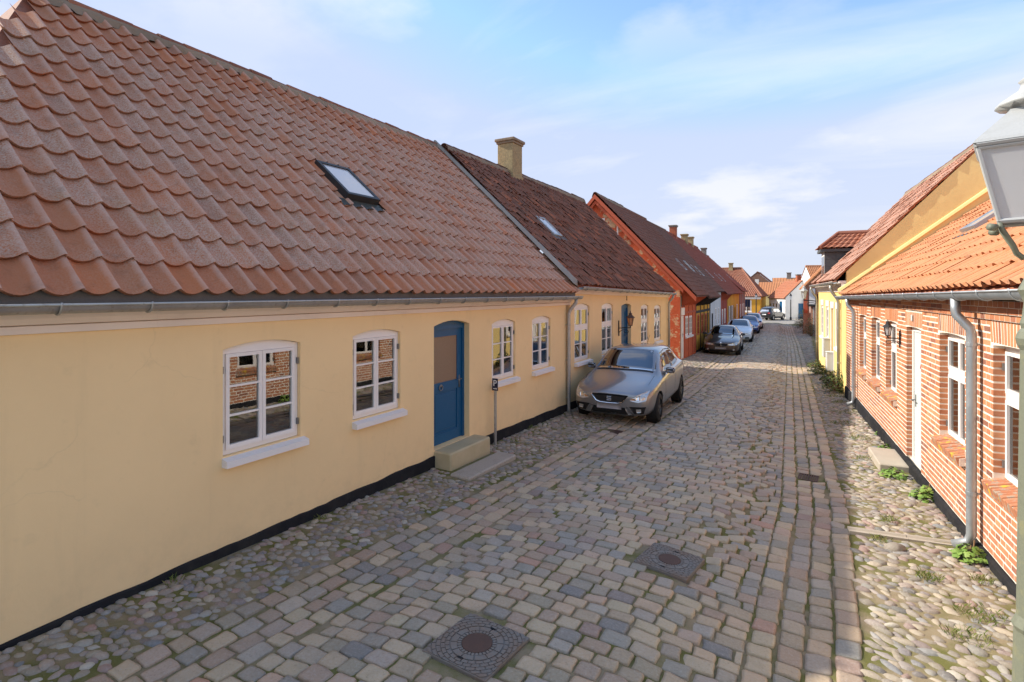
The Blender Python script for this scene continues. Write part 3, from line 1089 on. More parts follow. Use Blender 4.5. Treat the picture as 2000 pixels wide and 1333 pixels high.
def roof_slope(H, roof, e0, e1, r1, r0, wcol, expo, mat, protos, limit, jit=0.0, skip=None, sag=0.0):
    e0, e1, r1, r0 = (np.asarray(p, dtype=float) for p in (e0, e1, r1, r0))
    nc = max(2, round(np.linalg.norm(e1 - e0) / wcol))
    nr = max(2, round(np.linalg.norm(r0 - e0) / expo))

    def B(u, v):
        p = (1 - v) * ((1 - u) * e0 + u * e1) + v * ((1 - u) * r0 + u * r1)
        p = p.copy()
        if sag:
            p[2] += sag * (math.sin(u * 9.1 + v * 3) * 0.5 + math.sin(u * 4.3 + 1.7 + v * 5) * 0.7) * (0.4 + v)
        return p

    items = []
    for j in range(nr):
        for i in range(nc):
            u, v = i / nc, j / nr
            c_ = B(u + 0.5 / nc, v + 0.5 / nr)
            if skip and skip(c_):
                continue
            p = B(u, v)
            ax = B(u + 1 / nc, v) - p
            ay = B(u, v + 1 / nr) - p
            nn = np.cross(ax, ay)
            nn /= np.linalg.norm(nn)
            if nn[2] < 0:
                nn = -nn
            if jit:
                a_ = random.gauss(0, jit)
                ay = ay + ax * a_ + nn * random.gauss(0, jit * 0.06)
                ax = ax + nn * random.gauss(0, jit * 0.12)
                p = p + nn * abs(random.gauss(0, jit * 0.10)) + ay * random.gauss(0, jit * 0.25)
            m = np.eye(4)
            m[:3, 0], m[:3, 1], m[:3, 2], m[:3, 3] = ax, ay, nn, p
            items.append((random.randrange(len(protos)), m))
    HM = np.asarray(H.M)
    sc_ = []
    for i, (pi, m) in enumerate(items):
        w = HM @ m
        y = in_view(w[:3, 3])
        sc_.append((-(1 / y) if y else 0.0, i))
    pick = {i for s_, i in sorted(sc_)[:limit] if s_ < 0}
    meshes = {}
    for i in sorted(pick):
        pi, m = items[i]
        if pi not in meshes:
            meshes[pi] = proto_mesh('roof_tile', protos[pi])
        o = obj('roof_tile', meshes[pi], mat, roof, 'edge')
        o.matrix_local = Matrix([list(r_) for r_ in m])
    rest = [items[i] for i in range(len(items)) if i not in pick]
    if rest:
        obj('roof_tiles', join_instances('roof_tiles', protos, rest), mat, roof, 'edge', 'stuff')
    return nr


def corr_roof(roof, e0, e1, r1, r0, wcol, expo, mat, A=0.03, sag=0.0, name='roof_tiles'):
    # far roofs: rolled and stepped tile courses as one sheet
    e0, e1, r1, r0 = (np.asarray(p, dtype=float) for p in (e0, e1, r1, r0))
    nc = max(2, round(np.linalg.norm(e1 - e0) / wcol)) * 4
    nr = max(2, round(np.linalg.norm(r0 - e0) / expo))
    nn = np.cross(e1 - e0, r0 - e0)
    nn /= np.linalg.norm(nn)
    if nn[2] < 0:
        nn = -nn
    u = np.linspace(0, 1, nc + 1)
    rows_ = []
    for j in range(nr):
        rows_ += [(j / nr, 0.03), ((j + 1) / nr, 0.005)]
    V = []
    rr = np.random.default_rng(5)
    for v, h in rows_:
        p = (1 - v) * ((1 - u)[:, None] * e0 + u[:, None] * e1) + v * ((1 - u)[:, None] * r0 + u[:, None] * r1)
        w = h + A * (0.5 + 0.5 * np.cos(2 * np.pi * u * nc / 4)) + rr.normal(0, 0.003, nc + 1)
        p = p + nn * w[:, None]
        if sag:
            p[:, 2] += sag * (np.sin(u * 5.1 + v * 2) * 0.6 + np.sin(u * 2.3 + 1.0) * 0.6) * (0.3 + v)
        V.append(p)
    V = np.concatenate(V)
    m = nc + 1
    i = np.arange(len(rows_) - 1)[:, None] * m + np.arange(nc)[None]
    F = np.stack([i, i + 1, i + m + 1, i + m], -1).reshape(-1, 4)
    return obj(name, np_mesh(name, V, [F]), mat, roof, False, 'stuff')


def gutter(house, x0, x1, y, z0, z1=None, r=0.062, mat='zinc', step=0.62, brackets=True):
    z1 = z0 if z1 is None else z1
    n = 9
    vs_, fs_ = [], []
    for (xx, zz) in ((x0, z0), (x1, z1)):
        for rr in (r, r - 0.006):
            for k in range(n + 1):
                a = math.pi * (1 + k / n)
                vs_.append((xx, y + rr * math.cos(a), zz + rr * math.sin(a)))
        vs_.append((xx, y - r - 0.006, zz + 0.008))
    m = 2 * (n + 1) + 1
    for k in range(n):
        fs_.append((k, k + 1, m + k + 1, m + k))
        fs_.append((n + 1 + k, n + 2 + k, m + n + 2 + k, m + n + 1 + k))
        fs_.append((k, k + 1, n + 2 + k, n + 1 + k))
        fs_.append((m + k, m + k + 1, m + n + 2 + k, m + n + 1 + k))
    go = MB().add(vs_, fs_)
    go.tube([(x0, y - r, z0 + 0.004), (x1, y - r, z1 + 0.004)], 0.011, 6)
    o = go.build('gutter', mat, house, True)
    if brackets:
        nb = max(2, int((x1 - x0) / step))
        base = None
        for i in range(nb):
            xx = x0 + (i + 0.5) * (x1 - x0) / nb + random.gauss(0, 0.02)
            zz = z0 + (z1 - z0) * (xx - x0) / (x1 - x0)
            if base is None:
                b = MB()
                pts = [(0, (r + 0.006) * math.cos(math.pi * (1 + k / 8)), (r + 0.006) * math.sin(math.pi * (1 + k / 8))) for k in range(9)]
                b.tube([(0, -r - 0.008, 0.02)] + pts, 0.008, 6)
                base = b.mesh('bracket')
            bo = obj('bracket', base, mat, o, True)
            bo.location = (xx, y, zz)
    return o


def downpipe(house, path, r=0.042, mat='zinc', clamps=()):
    o = MB().tube(path, r, 12).build('downpipe', mat, house, True)
    for zz, (x, y) in clamps:
        b = MB().lathe([(r + 0.006, zz - 0.018), (r + 0.006, zz + 0.018)], 12, Matrix.Translation((x, y, 0)))
        b.box(x - 0.008, x + 0.008, y, y + 0.07, zz - 0.01, zz + 0.01)
        b.build('pipe_clamp', mat, o)
    return o


def skylight(roof, p, ex, ey, nn, w, l, h=0.10, tilt=0.0, mat='black_metal', glass='glass_roof'):
    # p lower left corner on the roof, ex along the eave, ey up the slope
    p, ex, ey, nn = Vector(p), Vector(ex).normalized(), Vector(ey).normalized(), Vector(nn).normalized()

    def T(x, y, z):
        return tuple(p + ex * x + ey * y + nn * z)

    f = MB()
    e = 0.06
    up = tilt
    for (a, b, c_, d) in ((0, w, 0, e), (0, w, l - e, l), (0, e, e, l - e), (w - e, w, e, l - e)):
        zz = lambda yv: h + up * (1 - yv / l)
        f.hexa([T(a, c_, 0), T(b, c_, 0), T(b, d, 0), T(a, d, 0), T(a, c_, zz(c_)), T(b, c_, zz(c_)), T(b, d, zz(d)), T(a, d, zz(d))])
    o = f.build('skylight', mat, roof)
    z0, z1 = h + up - 0.015, h - 0.015
    MB().hexa([T(e, e, z0 - 0.01), T(w - e, e, z0 - 0.01), T(w - e, l - e, z1 - 0.01), T(e, l - e, z1 - 0.01), T(e, e, z0), T(w - e, e, z0), T(w - e, l - e, z1), T(e, l - e, z1)]).build('pane', glass, o)
    fl = MB()
    n_ = 16
    vs_, fs_ = [], []
    for i in range(n_ + 1):
        xx = -0.12 + (w + 0.24) * i / n_
        wv = 0.022 * (0.5 + 0.5 * math.cos(2 * math.pi * xx / 0.233))
        vs_ += [T(xx, 0.02, 0.06), T(xx, -0.16 - 0.02 * math.sin(xx * 27), 0.052 + wv)]
    for i in range(n_):
        fs_.append((2 * i, 2 * i + 2, 2 * i + 3, 2 * i + 1))
    fl.add(vs_, fs_)
    fl.build('flashing', 'lead', o, True)
    return o


def chimney(roof, x, y, z0, z1, w, l, mat, cap='mortar_ridge', steps=True):
    c_ = MB().bbox(x - w / 2, x + w / 2, y - l / 2, y + l / 2, z0, z1 - 0.16, 0.012)
    o = c_.build('chimney', mat, roof)
    k = MB()
    k.bbox(x - w / 2 - 0.035, x + w / 2 + 0.035, y - l / 2 - 0.035, y + l / 2 + 0.035, z1 - 0.16, z1 - 0.09, 0.012)
    k.bbox(x - w / 2 - 0.075, x + w / 2 + 0.075, y - l / 2 - 0.075, y + l / 2 + 0.075, z1 - 0.09, z1, 0.015)
    k.build('chimney_cap', cap, o)
    if steps:
        b = MB().bbox(x - w / 2 - 0.03, x + w / 2 + 0.03, y - l / 2 - 0.03, y + l / 2 + 0.03, z0, z0 + (z1 - z0) * 0.28, 0.015)
        b.build('chimney_foot', mat, o)
    return o


def ridge_tiles(H, roof, a, b, mat, r=0.11, l=0.38, mortar='mortar_ridge', sag=None):
    a, b = Vector(a), Vector(b)
    n = max(2, int((b - a).length / l))
    pr = MB()
    seg = 8
    vs_, fs_ = [], []
    for xx, rr in ((0, r), (1.06, r * 0.9)):
        for k in range(seg + 1):
            an = math.pi * k / seg
            vs_.append((xx, rr * math.cos(an), rr * math.sin(an) * 0.85))
        for k in range(seg + 1):
            an = math.pi * k / seg
            vs_.append((xx, (rr - 0.018) * math.cos(an), (rr - 0.018) * math.sin(an) * 0.85))
    q = seg + 1
    for k in range(seg):
        fs_.append((k, k + 1, 2 * q + k + 1, 2 * q + k))
        fs_.append((k, k + 1, q + k + 1, q + k))
        fs_.append((2 * q + k, 2 * q + k + 1, 3 * q + k + 1, 3 * q + k))
    me = pr.add(vs_, fs_).mesh('ridge_tile')
    ln = (b - a).length / n
    dr = (b - a).normalized()
    for i in range(n):
        o = obj('ridge_tile', me, mat, roof, True)
        p = a + dr * (ln * i)
        sd = Vector((-dr.y, dr.x, 0))
        m = Matrix(((dr.x * ln, sd.x, 0, p.x), (dr.y * ln, sd.y, 0, p.y), (dr.z * ln, 0, 1, p.z + random.gauss(0, 0.008) - 0.02), (0, 0, 0, 1)))
        o.matrix_local = m
    mo = MB()
    n2 = n * 6
    for sgn in (-1, 1):
        vs_, fs_ = [], []
        for i in range(n2 + 1):
            p = a + (b - a) * i / n2
            w0 = r * 0.9
            w1 = r * 1.45 + random.gauss(0, 0.014)
            vs_ += [(p.x, p.y + sgn * w0, p.z + 0.0), (p.x, p.y + sgn * (r * 1.15), p.z - 0.045), (p.x, p.y + sgn * w1, p.z - 0.145 + random.gauss(0, 0.01))]
        for i in range(n2):
            for k in range(2):
                fs_.append((3 * i + k, 3 * i + 3 + k, 3 * i + 4 + k, 3 * i + 1 + k))
        mo.add(vs_, fs_)
    mo.build('ridge_mortar', mortar, roof)


def panel_door(house, xa, xb, zb, zt, y, mat, glass=None, rise=0.0, frame=0.05, handle=True, split=0.55):
    f = MB()
    f.box(xa + 0.002, xa + frame, y - 0.03, y + 0.07, zb, zt - rise)
    f.box(xb - frame, xb - 0.002, y - 0.03, y + 0.07, zb, zt - rise)
    f.box(xa + frame, xb - frame, y - 0.03, y + 0.07, zt - rise - frame - 0.02, zt - rise)
    if rise:
        n = 8
        top = [(xa + 0.002 + (xb - xa - 0.004) * i / n, zt - 0.002 - rise * (2 * i / n - 1) ** 2) for i in range(n + 1)]
        f.prism([(xa + 0.002, zt - rise)] + top + [(xb - 0.002, zt - rise)], y - 0.026, y + 0.066)
    do = f.build('door', mat, house)
    a, b, z0, z1 = xa + frame + 0.003, xb - frame - 0.003, zb + 0.004, zt - rise - frame - 0.023
    st = 0.11
    zs = z0 + (z1 - z0) * split
    lf = MB()
    lf.box(a, a + st, y, y + 0.045, z0, z1)
    lf.box(b - st, b, y, y + 0.045, z0, z1)
    lf.box(a + st, b - st, y, y + 0.045, z0, z0 + 0.16)
    lf.box(a + st, b - st, y, y + 0.045, z1 - 0.11, z1)
    lf.box(a + st, b - st, y, y + 0.045, zs - 0.08, zs + 0.06)
    l_ = lf.build('door_leaf', mat, do)
    p = MB()
    zz0, zz1 = z0 + 0.16, zs - 0.08
    zm = zz0 + (zz1 - zz0) * 0.42
    p.box(a + st, b - st, y + 0.016, y + 0.035, zz0, zz1)
    p.bbox(a + st + 0.04, b - st - 0.04, y + 0.006, y + 0.02, zz0 + 0.04, zz1 - 0.04, 0.008)
    p.build('door_panel', mat, do)
    if glass:
        MB().box(a + st, b - st, y + 0.014, y + 0.022, zs + 0.06, z1 - 0.11).build('door_glass', glass, do)
    else:
        q = MB().box(a + st, b - st, y + 0.016, y + 0.035, zs + 0.06, z1 - 0.11)
        q.bbox(a + st + 0.04, b - st - 0.04, y + 0.006, y + 0.02, zs + 0.10, z1 - 0.15, 0.008)
        q.build('door_panel', mat, do)
    if handle:
        h = MB()
        hx = b - 0.055
        h.box(hx - 0.018, hx + 0.018, y - 0.008, y, zs - 0.08, zs + 0.12)
        h.tube([(hx, y, zs + 0.06), (hx, y - 0.05, zs + 0.06), (hx - 0.1, y - 0.052, zs + 0.06)], 0.009, 8)
        h.build('door_handle', 'iron_grey', do, True)
    return do


def text_mesh(txt, size, depth=0.002):
    cu = bpy.data.curves.new('txt', 'FONT')
    cu.body = txt
    cu.size = size
    cu.extrude = depth
    cu.align_x = 'CENTER'
    cu.align_y = 'CENTER'
    o = bpy.data.objects.new('txt', cu)
    col.objects.link(o)
    dg = bpy.context.evaluated_depsgraph_get()
    me = bpy.data.meshes.new_from_object(o.evaluated_get(dg))
    bpy.data.objects.remove(o)
    bpy.data.curves.remove(cu)
    me.materials.clear()
    return me


TP_WAVE = [tile_proto(0.066, 0.026, 0.16, 12, 'wave', i) for i in range(6)]
TP_ROLL = [tile_proto(0.046, 0.020, 0.16, 10, 'roll', i) for i in range(6)]


def shell(house, x0, x1, depth, z0, ze, ridge_y, zr, mat, name='side_wall', ends=(True, True), ze1=None):
    # gable ends and back wall
    ze1 = ze if ze1 is None else ze1
    s_ = MB()
    if ends[0]:
        s_.prism([(0.0, z0), (depth, z0), (depth, ze), (ridge_y, zr), (0.0, ze)], x0, x0 + 0.2, 'x')
    if ends[1]:
        s_.prism([(0.0, z0), (depth, z0), (depth, ze1), (ridge_y, zr), (0.0, ze1)], x1 - 0.2, x1, 'x')
    s_.box(x0 + 0.2, x1 - 0.2, depth - 0.2, depth, z0, ze)
    return s_.build(name, mat, house)


# ------------------------------------------------------------------ yellow house, near left
def yellow_house():
    H = House('yellow_house', 'long yellow rendered house with weathered red pantile roof and blue door, nearest on the left', (0, 0, 0), R(90))
    e = H.e
    ops = [(3.12, 4.01, 1.06, 2.15, 0.06), (4.78, 5.65, 1.06, 2.16, 0.06), (6.39, 7.33, 0.28, 2.20, 0.07), (8.03, 8.88, 1.06, 2.15, 0.07), (9.56, 10.42, 1.06, 2.15, 0.07)]
    X0, X1 = 0.3, 11.44
    wall = facade(MB(), X0, X1, -0.4, 2.42, ops, 0.16).build('wall', 'stucco_yellow', e)
    shell(e, X0, X1, 7.7, -0.4, 2.45, 3.86, 6.2, 'stucco_yellow', ends=(False, True))
    MB().box(X0, X0 + 0.2, 0.01, 7.7, -0.4, 2.4).build('end_wall', 'stucco_yellow', e)
    # black plinth, slightly wavy top edge
    def plinth(xa, xb):
        n = int((xb - xa) / 0.12) + 1
        vs_, fs_ = [], []
        for i in range(n + 1):
            x = xa + (xb - xa) * i / n
            zt = float(slope(x)) + 0.075 + 0.13 * min(1, max(0, (x - 1.5) / 5)) + 0.006 * math.sin(x * 7) + random.gauss(0, 0.003)
            vs_ += [(x, -0.022, -0.5), (x, -0.022, zt - 0.012), (x, -0.012, zt), (x, 0.01, zt)]
        for i in range(n):
            for k in range(3):
                fs_.append((4 * i + k, 4 * i + 4 + k, 4 * i + 5 + k, 4 * i + 1 + k))
        MB().add(vs_, fs_).build('plinth', 'tar_black', e)
    plinth(X0, 6.39)
    plinth(7.50, 11.42)
    # moulded cornice
    c_ = MB()
    c_.prism([(0.01, 2.34), (-0.030, 2.345), (-0.036, 2.40), (-0.02, 2.405), (0.01, 2.405)], X0, X1 - 0.02, 'x')
    c_.build('cornice', 'cornice_pink', e)
    c_ = MB()
    c_.prism([(0.01, 2.407), (-0.045, 2.41), (-0.085, 2.455), (-0.09, 2.56), (0.01, 2.56)], X0, X1 - 0.02, 'x')
    c_.build('cornice', 'cornice_pink', e)
    MB().box(X0 - 0.9, X1 - 0.01, -0.145, -0.10, 2.50, 2.655).build('eave_board', 'timber_grey', e)
    wins = []
    cur = {3: [(8.10, 8.42, 'curtain'), (8.5, 8.82, 'curtain')], 4: [(9.62, 9.95, 'curtain'), (10.02, 10.36, 'curtain')], 1: [(4.84, 5.18, 'curtain_green')], 0: [(3.17, 3.24, 'curtain'), (3.80, 3.96, 'curtain')]}
    for i in (0, 1, 3, 4):
        xa, xb, zb, zt, rs = ops[i]
        wins.append(window(e, xa, xb, zb, zt, rs, curtain=cur.get(i)))
    for (xa, xb, zb, zt, rs) in (ops[0], ops[1]):
        MB().box(xa - 0.05, xb + 0.05, 0.162, 0.42, zb - 0.02, zb + 0.035).build('window_ledge', 'white_paint', e)
    # dark room behind the windows
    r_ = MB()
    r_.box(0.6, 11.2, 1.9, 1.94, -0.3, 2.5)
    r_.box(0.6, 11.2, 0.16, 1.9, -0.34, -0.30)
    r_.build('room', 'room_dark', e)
    d = panel_door(e, 6.39, 7.33, 0.28, 2.20, 0.13, 'blue_paint', 'obscure_glass', 0.07, split=0.50)
    k = MB()
    kx, kz = 6.72, 1.155
    ring = [(kx + 0.042 * math.cos(a), 0.118, kz + 0.042 * math.sin(a)) for a in np.linspace(0, 2 * math.pi, 17)]
    k.tube(ring, 0.009, 6, False)
    k.lathe([(0.02, 0), (0.026, 0.012), (0.012, 0.02)], 10, Matrix.Translation((kx, 0.13, kz + 0.03)) @ Matrix.Rotation(R(90), 4, 'X'))
    k.build('door_knocker', 'iron_grey', d, True)
    # roof
    ez, ey, rz_, ry = 2.60, -0.20, 6.49, 3.86
    rf = MB()
    hip = lambda s_: 2.92 - 0.55 * (ry - s_)
    rf.add([(hip(ey), ey + 0.06, ez + 0.015), (X1, ey + 0.06, ez + 0.015), (X1, ry, rz_ - 0.03), (2.92, ry, rz_ - 0.03), (hip(ey), 7.9, ez - 0.03), (X1, 7.9, ez - 0.03)],
           [(0, 1, 2, 3), (3, 2, 5, 4), (0, 3, 4)])
    roof = rf.build('roof', 'tile_mixed', e)
    wt = 0.233
    xs = X1 - wt * 47
    slope_l = math.hypot(ry - ey, rz_ - ez)
    kx = (rz_ - ez) / (ry - ey)
    sk_p = (5.82, 1.30)

    def skip(p):
        if p[0] < hip(p[1]) + 0.02:
            return True
        if 5.86 < p[0] < 6.60 and 1.28 < p[1] < 2.02:
            return True
        return False
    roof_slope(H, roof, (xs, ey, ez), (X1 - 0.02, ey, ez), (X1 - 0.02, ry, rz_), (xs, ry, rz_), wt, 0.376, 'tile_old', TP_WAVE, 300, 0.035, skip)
    ridge_tiles(H, roof, (2.95, ry, rz_ + 0.05), (X1, ry, rz_ + 0.05), 'tile_mixed')
    sl = Vector((0, 1, kx)).normalized()
    nn = Vector((0, -kx, 1)).normalized()
    skylight(roof, (5.80, 1.26, ez + kx * (1.26 - ey)), (1, 0, 0), sl, nn, 0.68, 0.92, 0.11, 0.06)
    gutter(e, X0 - 0.8, X1 + 0.12, -0.225, 2.555, 2.535)
    downpipe(e, [(11.30, -0.225, 2.50), (11.30, -0.22, 2.40), (11.25, -0.10, 2.24), (11.22, -0.075, 2.14), (11.22, -0.075, 0.0), (11.22, -0.075, -0.10)], 0.040, 'zinc', [(1.9, (11.22, -0.075)), (1.1, (11.22, -0.075)), (0.25, (11.22, -0.075))])
    # mortar verge climbing between this roof and the next
    vg = MB()
    n = 40
    vs_, fs_ = [], []
    for i in range(n + 1):
        k_ = i / n
        y = ey + 0.02 + (ry - ey) * k_
        z = ez + 0.03 + (rz_ - ez) * k_
        wv = 0.085 + 0.10 * (1 - k_) ** 2.2
        z += 0.07 + 0.12 * (1 - k_)
        j1, j2 = random.gauss(0, 0.008), random.gauss(0, 0.008)
        vs_ += [(X1 - wv + j1, y, z + 0.02), (X1 - wv * 0.5, y, z + 0.085), (X1 + 0.03 + j2, y, z + 0.10), (X1 + 0.07, y, z - 0.05)]
    for i in range(n):
        for k in range(3):
            fs_.append((4 * i + k, 4 * i + 4 + k, 4 * i + 5 + k, 4 * i + 1 + k))
    fs_.append((0, 1, 2, 3))
    vg.add(vs_, fs_).build('verge_mortar', 'cement', roof, True)
    return H


H1 = yellow_house()


# ------------------------------------------------------------------ second yellow house
def second_house():
    H = House('brown_roofed_house', 'yellow house with mossy dark brown tile roof behind the grey hatchback', (0, 0, 0), R(90))
    e = H.e
    X0, X1 = 11.45, 20.95
    XR = 21.1
    ze = lambda x: 2.70 - 0.0185 * (x - X0)
    ops = [(11.72, 12.68, 0.98, 2.36, 0.07), (13.57, 14.48, 0.97, 2.34, 0.07), (15.21, 16.15, 0.12, 2.29, 0.06), (17.24, 18.10, 0.93, 2.23, 0.06), (18.87, 19.77, 0.90, 2.18, 0.06)]
    facade(MB(), X0, X1, -0.7, lambda x: ze(x) - 0.08, ops, 0.16).build('wall', 'stucco_yellow_2', e)
    gw = MB().hexa([(X1 - 0.2, 0.01, -0.9), (X1, 0.01, -0.9), (XR + 0.05, 7.3, -0.9), (XR - 0.15, 7.3, -0.9), (X1 - 0.2, 0.01, 2.45), (X1, 0.01, 2.45), (XR + 0.05, 7.3, 2.45), (XR - 0.15, 7.3, 2.45)])
    gw.add([(X1 - 0.01, 0.0, 2.45), (XR + 0.04, 7.3, 2.45), (XR, 3.62, 6.2)], [(0, 1, 2)])
    gw.box(X0 + 0.2, XR - 0.15, 7.1, 7.3, -0.9, 2.45)
    gw.build('gable_wall', 'stucco_yellow_2', e)
    pl = MB()
    for (a, b) in ((X0, 15.21), (16.15, X1)):
        pl.hexa([(a, -0.02, -0.8), (b, -0.02, -0.8), (b, 0.01, -0.8), (a, 0.01, -0.8), (a, -0.02, float(slope(a)) + 0.21), (b, -0.02, float(slope(b)) + 0.21), (b, 0.01, float(slope(b)) + 0.21), (a, 0.01, float(slope(a)) + 0.21)])
    pl.build('plinth', 'tar_black', e)
    c_ = MB()
    for (dz0, dz1, yo) in ((-0.10, -0.035, -0.04), (-0.033, 0.05, -0.085)):
        c_.hexa([(X0 + 0.02, yo, ze(X0) + dz0), (X1, yo, ze(X1) + dz0), (X1, 0.01, ze(X1) + dz0), (X0 + 0.02, 0.01, ze(X0) + dz0),
                 (X0 + 0.02, yo - 0.015, ze(X0) + dz1), (X1, yo - 0.015, ze(X1) + dz1), (X1, 0.01, ze(X1) + dz1), (X0 + 0.02, 0.01, ze(X0) + dz1)])
    c_.build('cornice', 'cornice_pink', e)
    for i in (0, 1, 3, 4):
        xa, xb, zb, zt, rs = ops[i]
        window(e, xa, xb, zb, zt, rs, rows=(1, 1), cross=0.62, curtain=[(xa + 0.07, xa + 0.4, 'curtain'), (xb - 0.4, xb - 0.07, 'curtain')])
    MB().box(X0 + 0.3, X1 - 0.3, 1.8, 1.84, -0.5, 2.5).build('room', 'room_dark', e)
    panel_door(e, 15.21, 16.15, 0.12, 2.29, 0.13, 'blue_paint', None, 0.06)
    ez0, ez1, ry, rz_ = ze(X0) + 0.09, ze(X1) + 0.09, 3.62, 6.46
    rf = MB().add([(X0, -0.2, ez0 - 0.03), (X1 + 0.12, -0.2, ez1 - 0.03), (XR, ry, rz_ - 0.05), (X0, ry, rz_ - 0.05), (X0, 7.5, ez0), (XR + 0.05, 7.5, ez1)], [(0, 1, 2, 3), (3, 2, 5, 4)])
    roof = rf.build('roof', 'tile_brown', e)
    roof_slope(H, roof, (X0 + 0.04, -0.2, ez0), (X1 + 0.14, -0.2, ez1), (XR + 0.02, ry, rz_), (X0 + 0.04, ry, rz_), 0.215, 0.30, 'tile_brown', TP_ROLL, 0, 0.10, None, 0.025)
    ridge_tiles(H, roof, (X0 + 0.02, ry, rz_ + 0.05), (XR + 0.03, ry, rz_ + 0.05), 'tile_brown')
    chimney(roof, 15.0, 3.62, 5.9, 7.50, 0.62, 0.56, 'chim_yellow')
    kx = (rz_ - ez0) / (ry + 0.2)
    sl, nn = Vector((0, 1, kx)).normalized(), Vector((0, -kx, 1)).normalized()
    skylight(roof, (13.1, 1.22, ez0 + kx * 1.42 - 0.03), (1, 0, 0), sl, nn, 0.55, 0.78, 0.09, 0.0, 'zinc')
    for (x, y) in ((14.76, 1.62), (17.95, 1.56)):
        b = MB()
        p = Vector((x, y, ez1 + kx * (y + 0.2) + 0.08))
        b.tube([p, p + sl * 0.30], 0.02, 6)
        b.build('snow_hook', 'zinc_new', roof)
    gutter(e, X0 + 0.12, X1 + 0.1, -0.235, ze(X0) + 0.055, ze(X1) + 0.055)
    gx = X1 - 0.22
    zt = ze(gx)
    downpipe(e, [(gx, -0.235, zt + 0.0), (gx, -0.22, zt - 0.1), (gx, -0.08, zt - 0.28), (gx, -0.07, zt - 0.36), (gx, -0.07, -0.35)], 0.04, 'zinc', [(1.6, (gx, -0.07)), (0.6, (gx, -0.07))])
    # iron wall anchor above the door
    a = MB().tube([(15.70, -0.012, 2.52), (15.70, -0.012, 2.40)], 0.008, 6)
    a.tube([(15.66, -0.012, 2.52), (15.74, -0.012, 2.525)], 0.008, 6)
    a.tube([(15.66, -0.012, 2.40), (15.74, -0.012, 2.395)], 0.008, 6)
    a.build('wall_anchor', 'black_metal', e)
    return H


clay('chim_yellow', [(0, (0.44, 0.33, 0.17)), (1, (0.44, 0.33, 0.17))], (0.25, 0.2, 0.12), 0.8, (0.12, 0.09, 0.04), 0.6, None, 20.0)
clay('chim_red', [(0, (0.42, 0.12, 0.06)), (1, (0.42, 0.12, 0.06))], (0.3, 0.15, 0.1), 0.5, (0.1, 0.05, 0.04), 0.4, None, 20.0)
clay('chim_grey', [(0, (0.22, 0.2, 0.18)), (1, (0.22, 0.2, 0.18))], (0.3, 0.27, 0.22), 0.5, (0.06, 0.06, 0.05), 0.4, None, 20.0)
H2 = second_house()


# ------------------------------------------------------------------ the row further along on the left
def row_frame(t0, t1):
    p0, p1 = Vector((float(LEFT(t0)), t0, 0)), Vector((float(LEFT(t1)), t1, 0))
    dv = p1 - p0
    return p0, math.atan2(dv.y, dv.x), dv.length


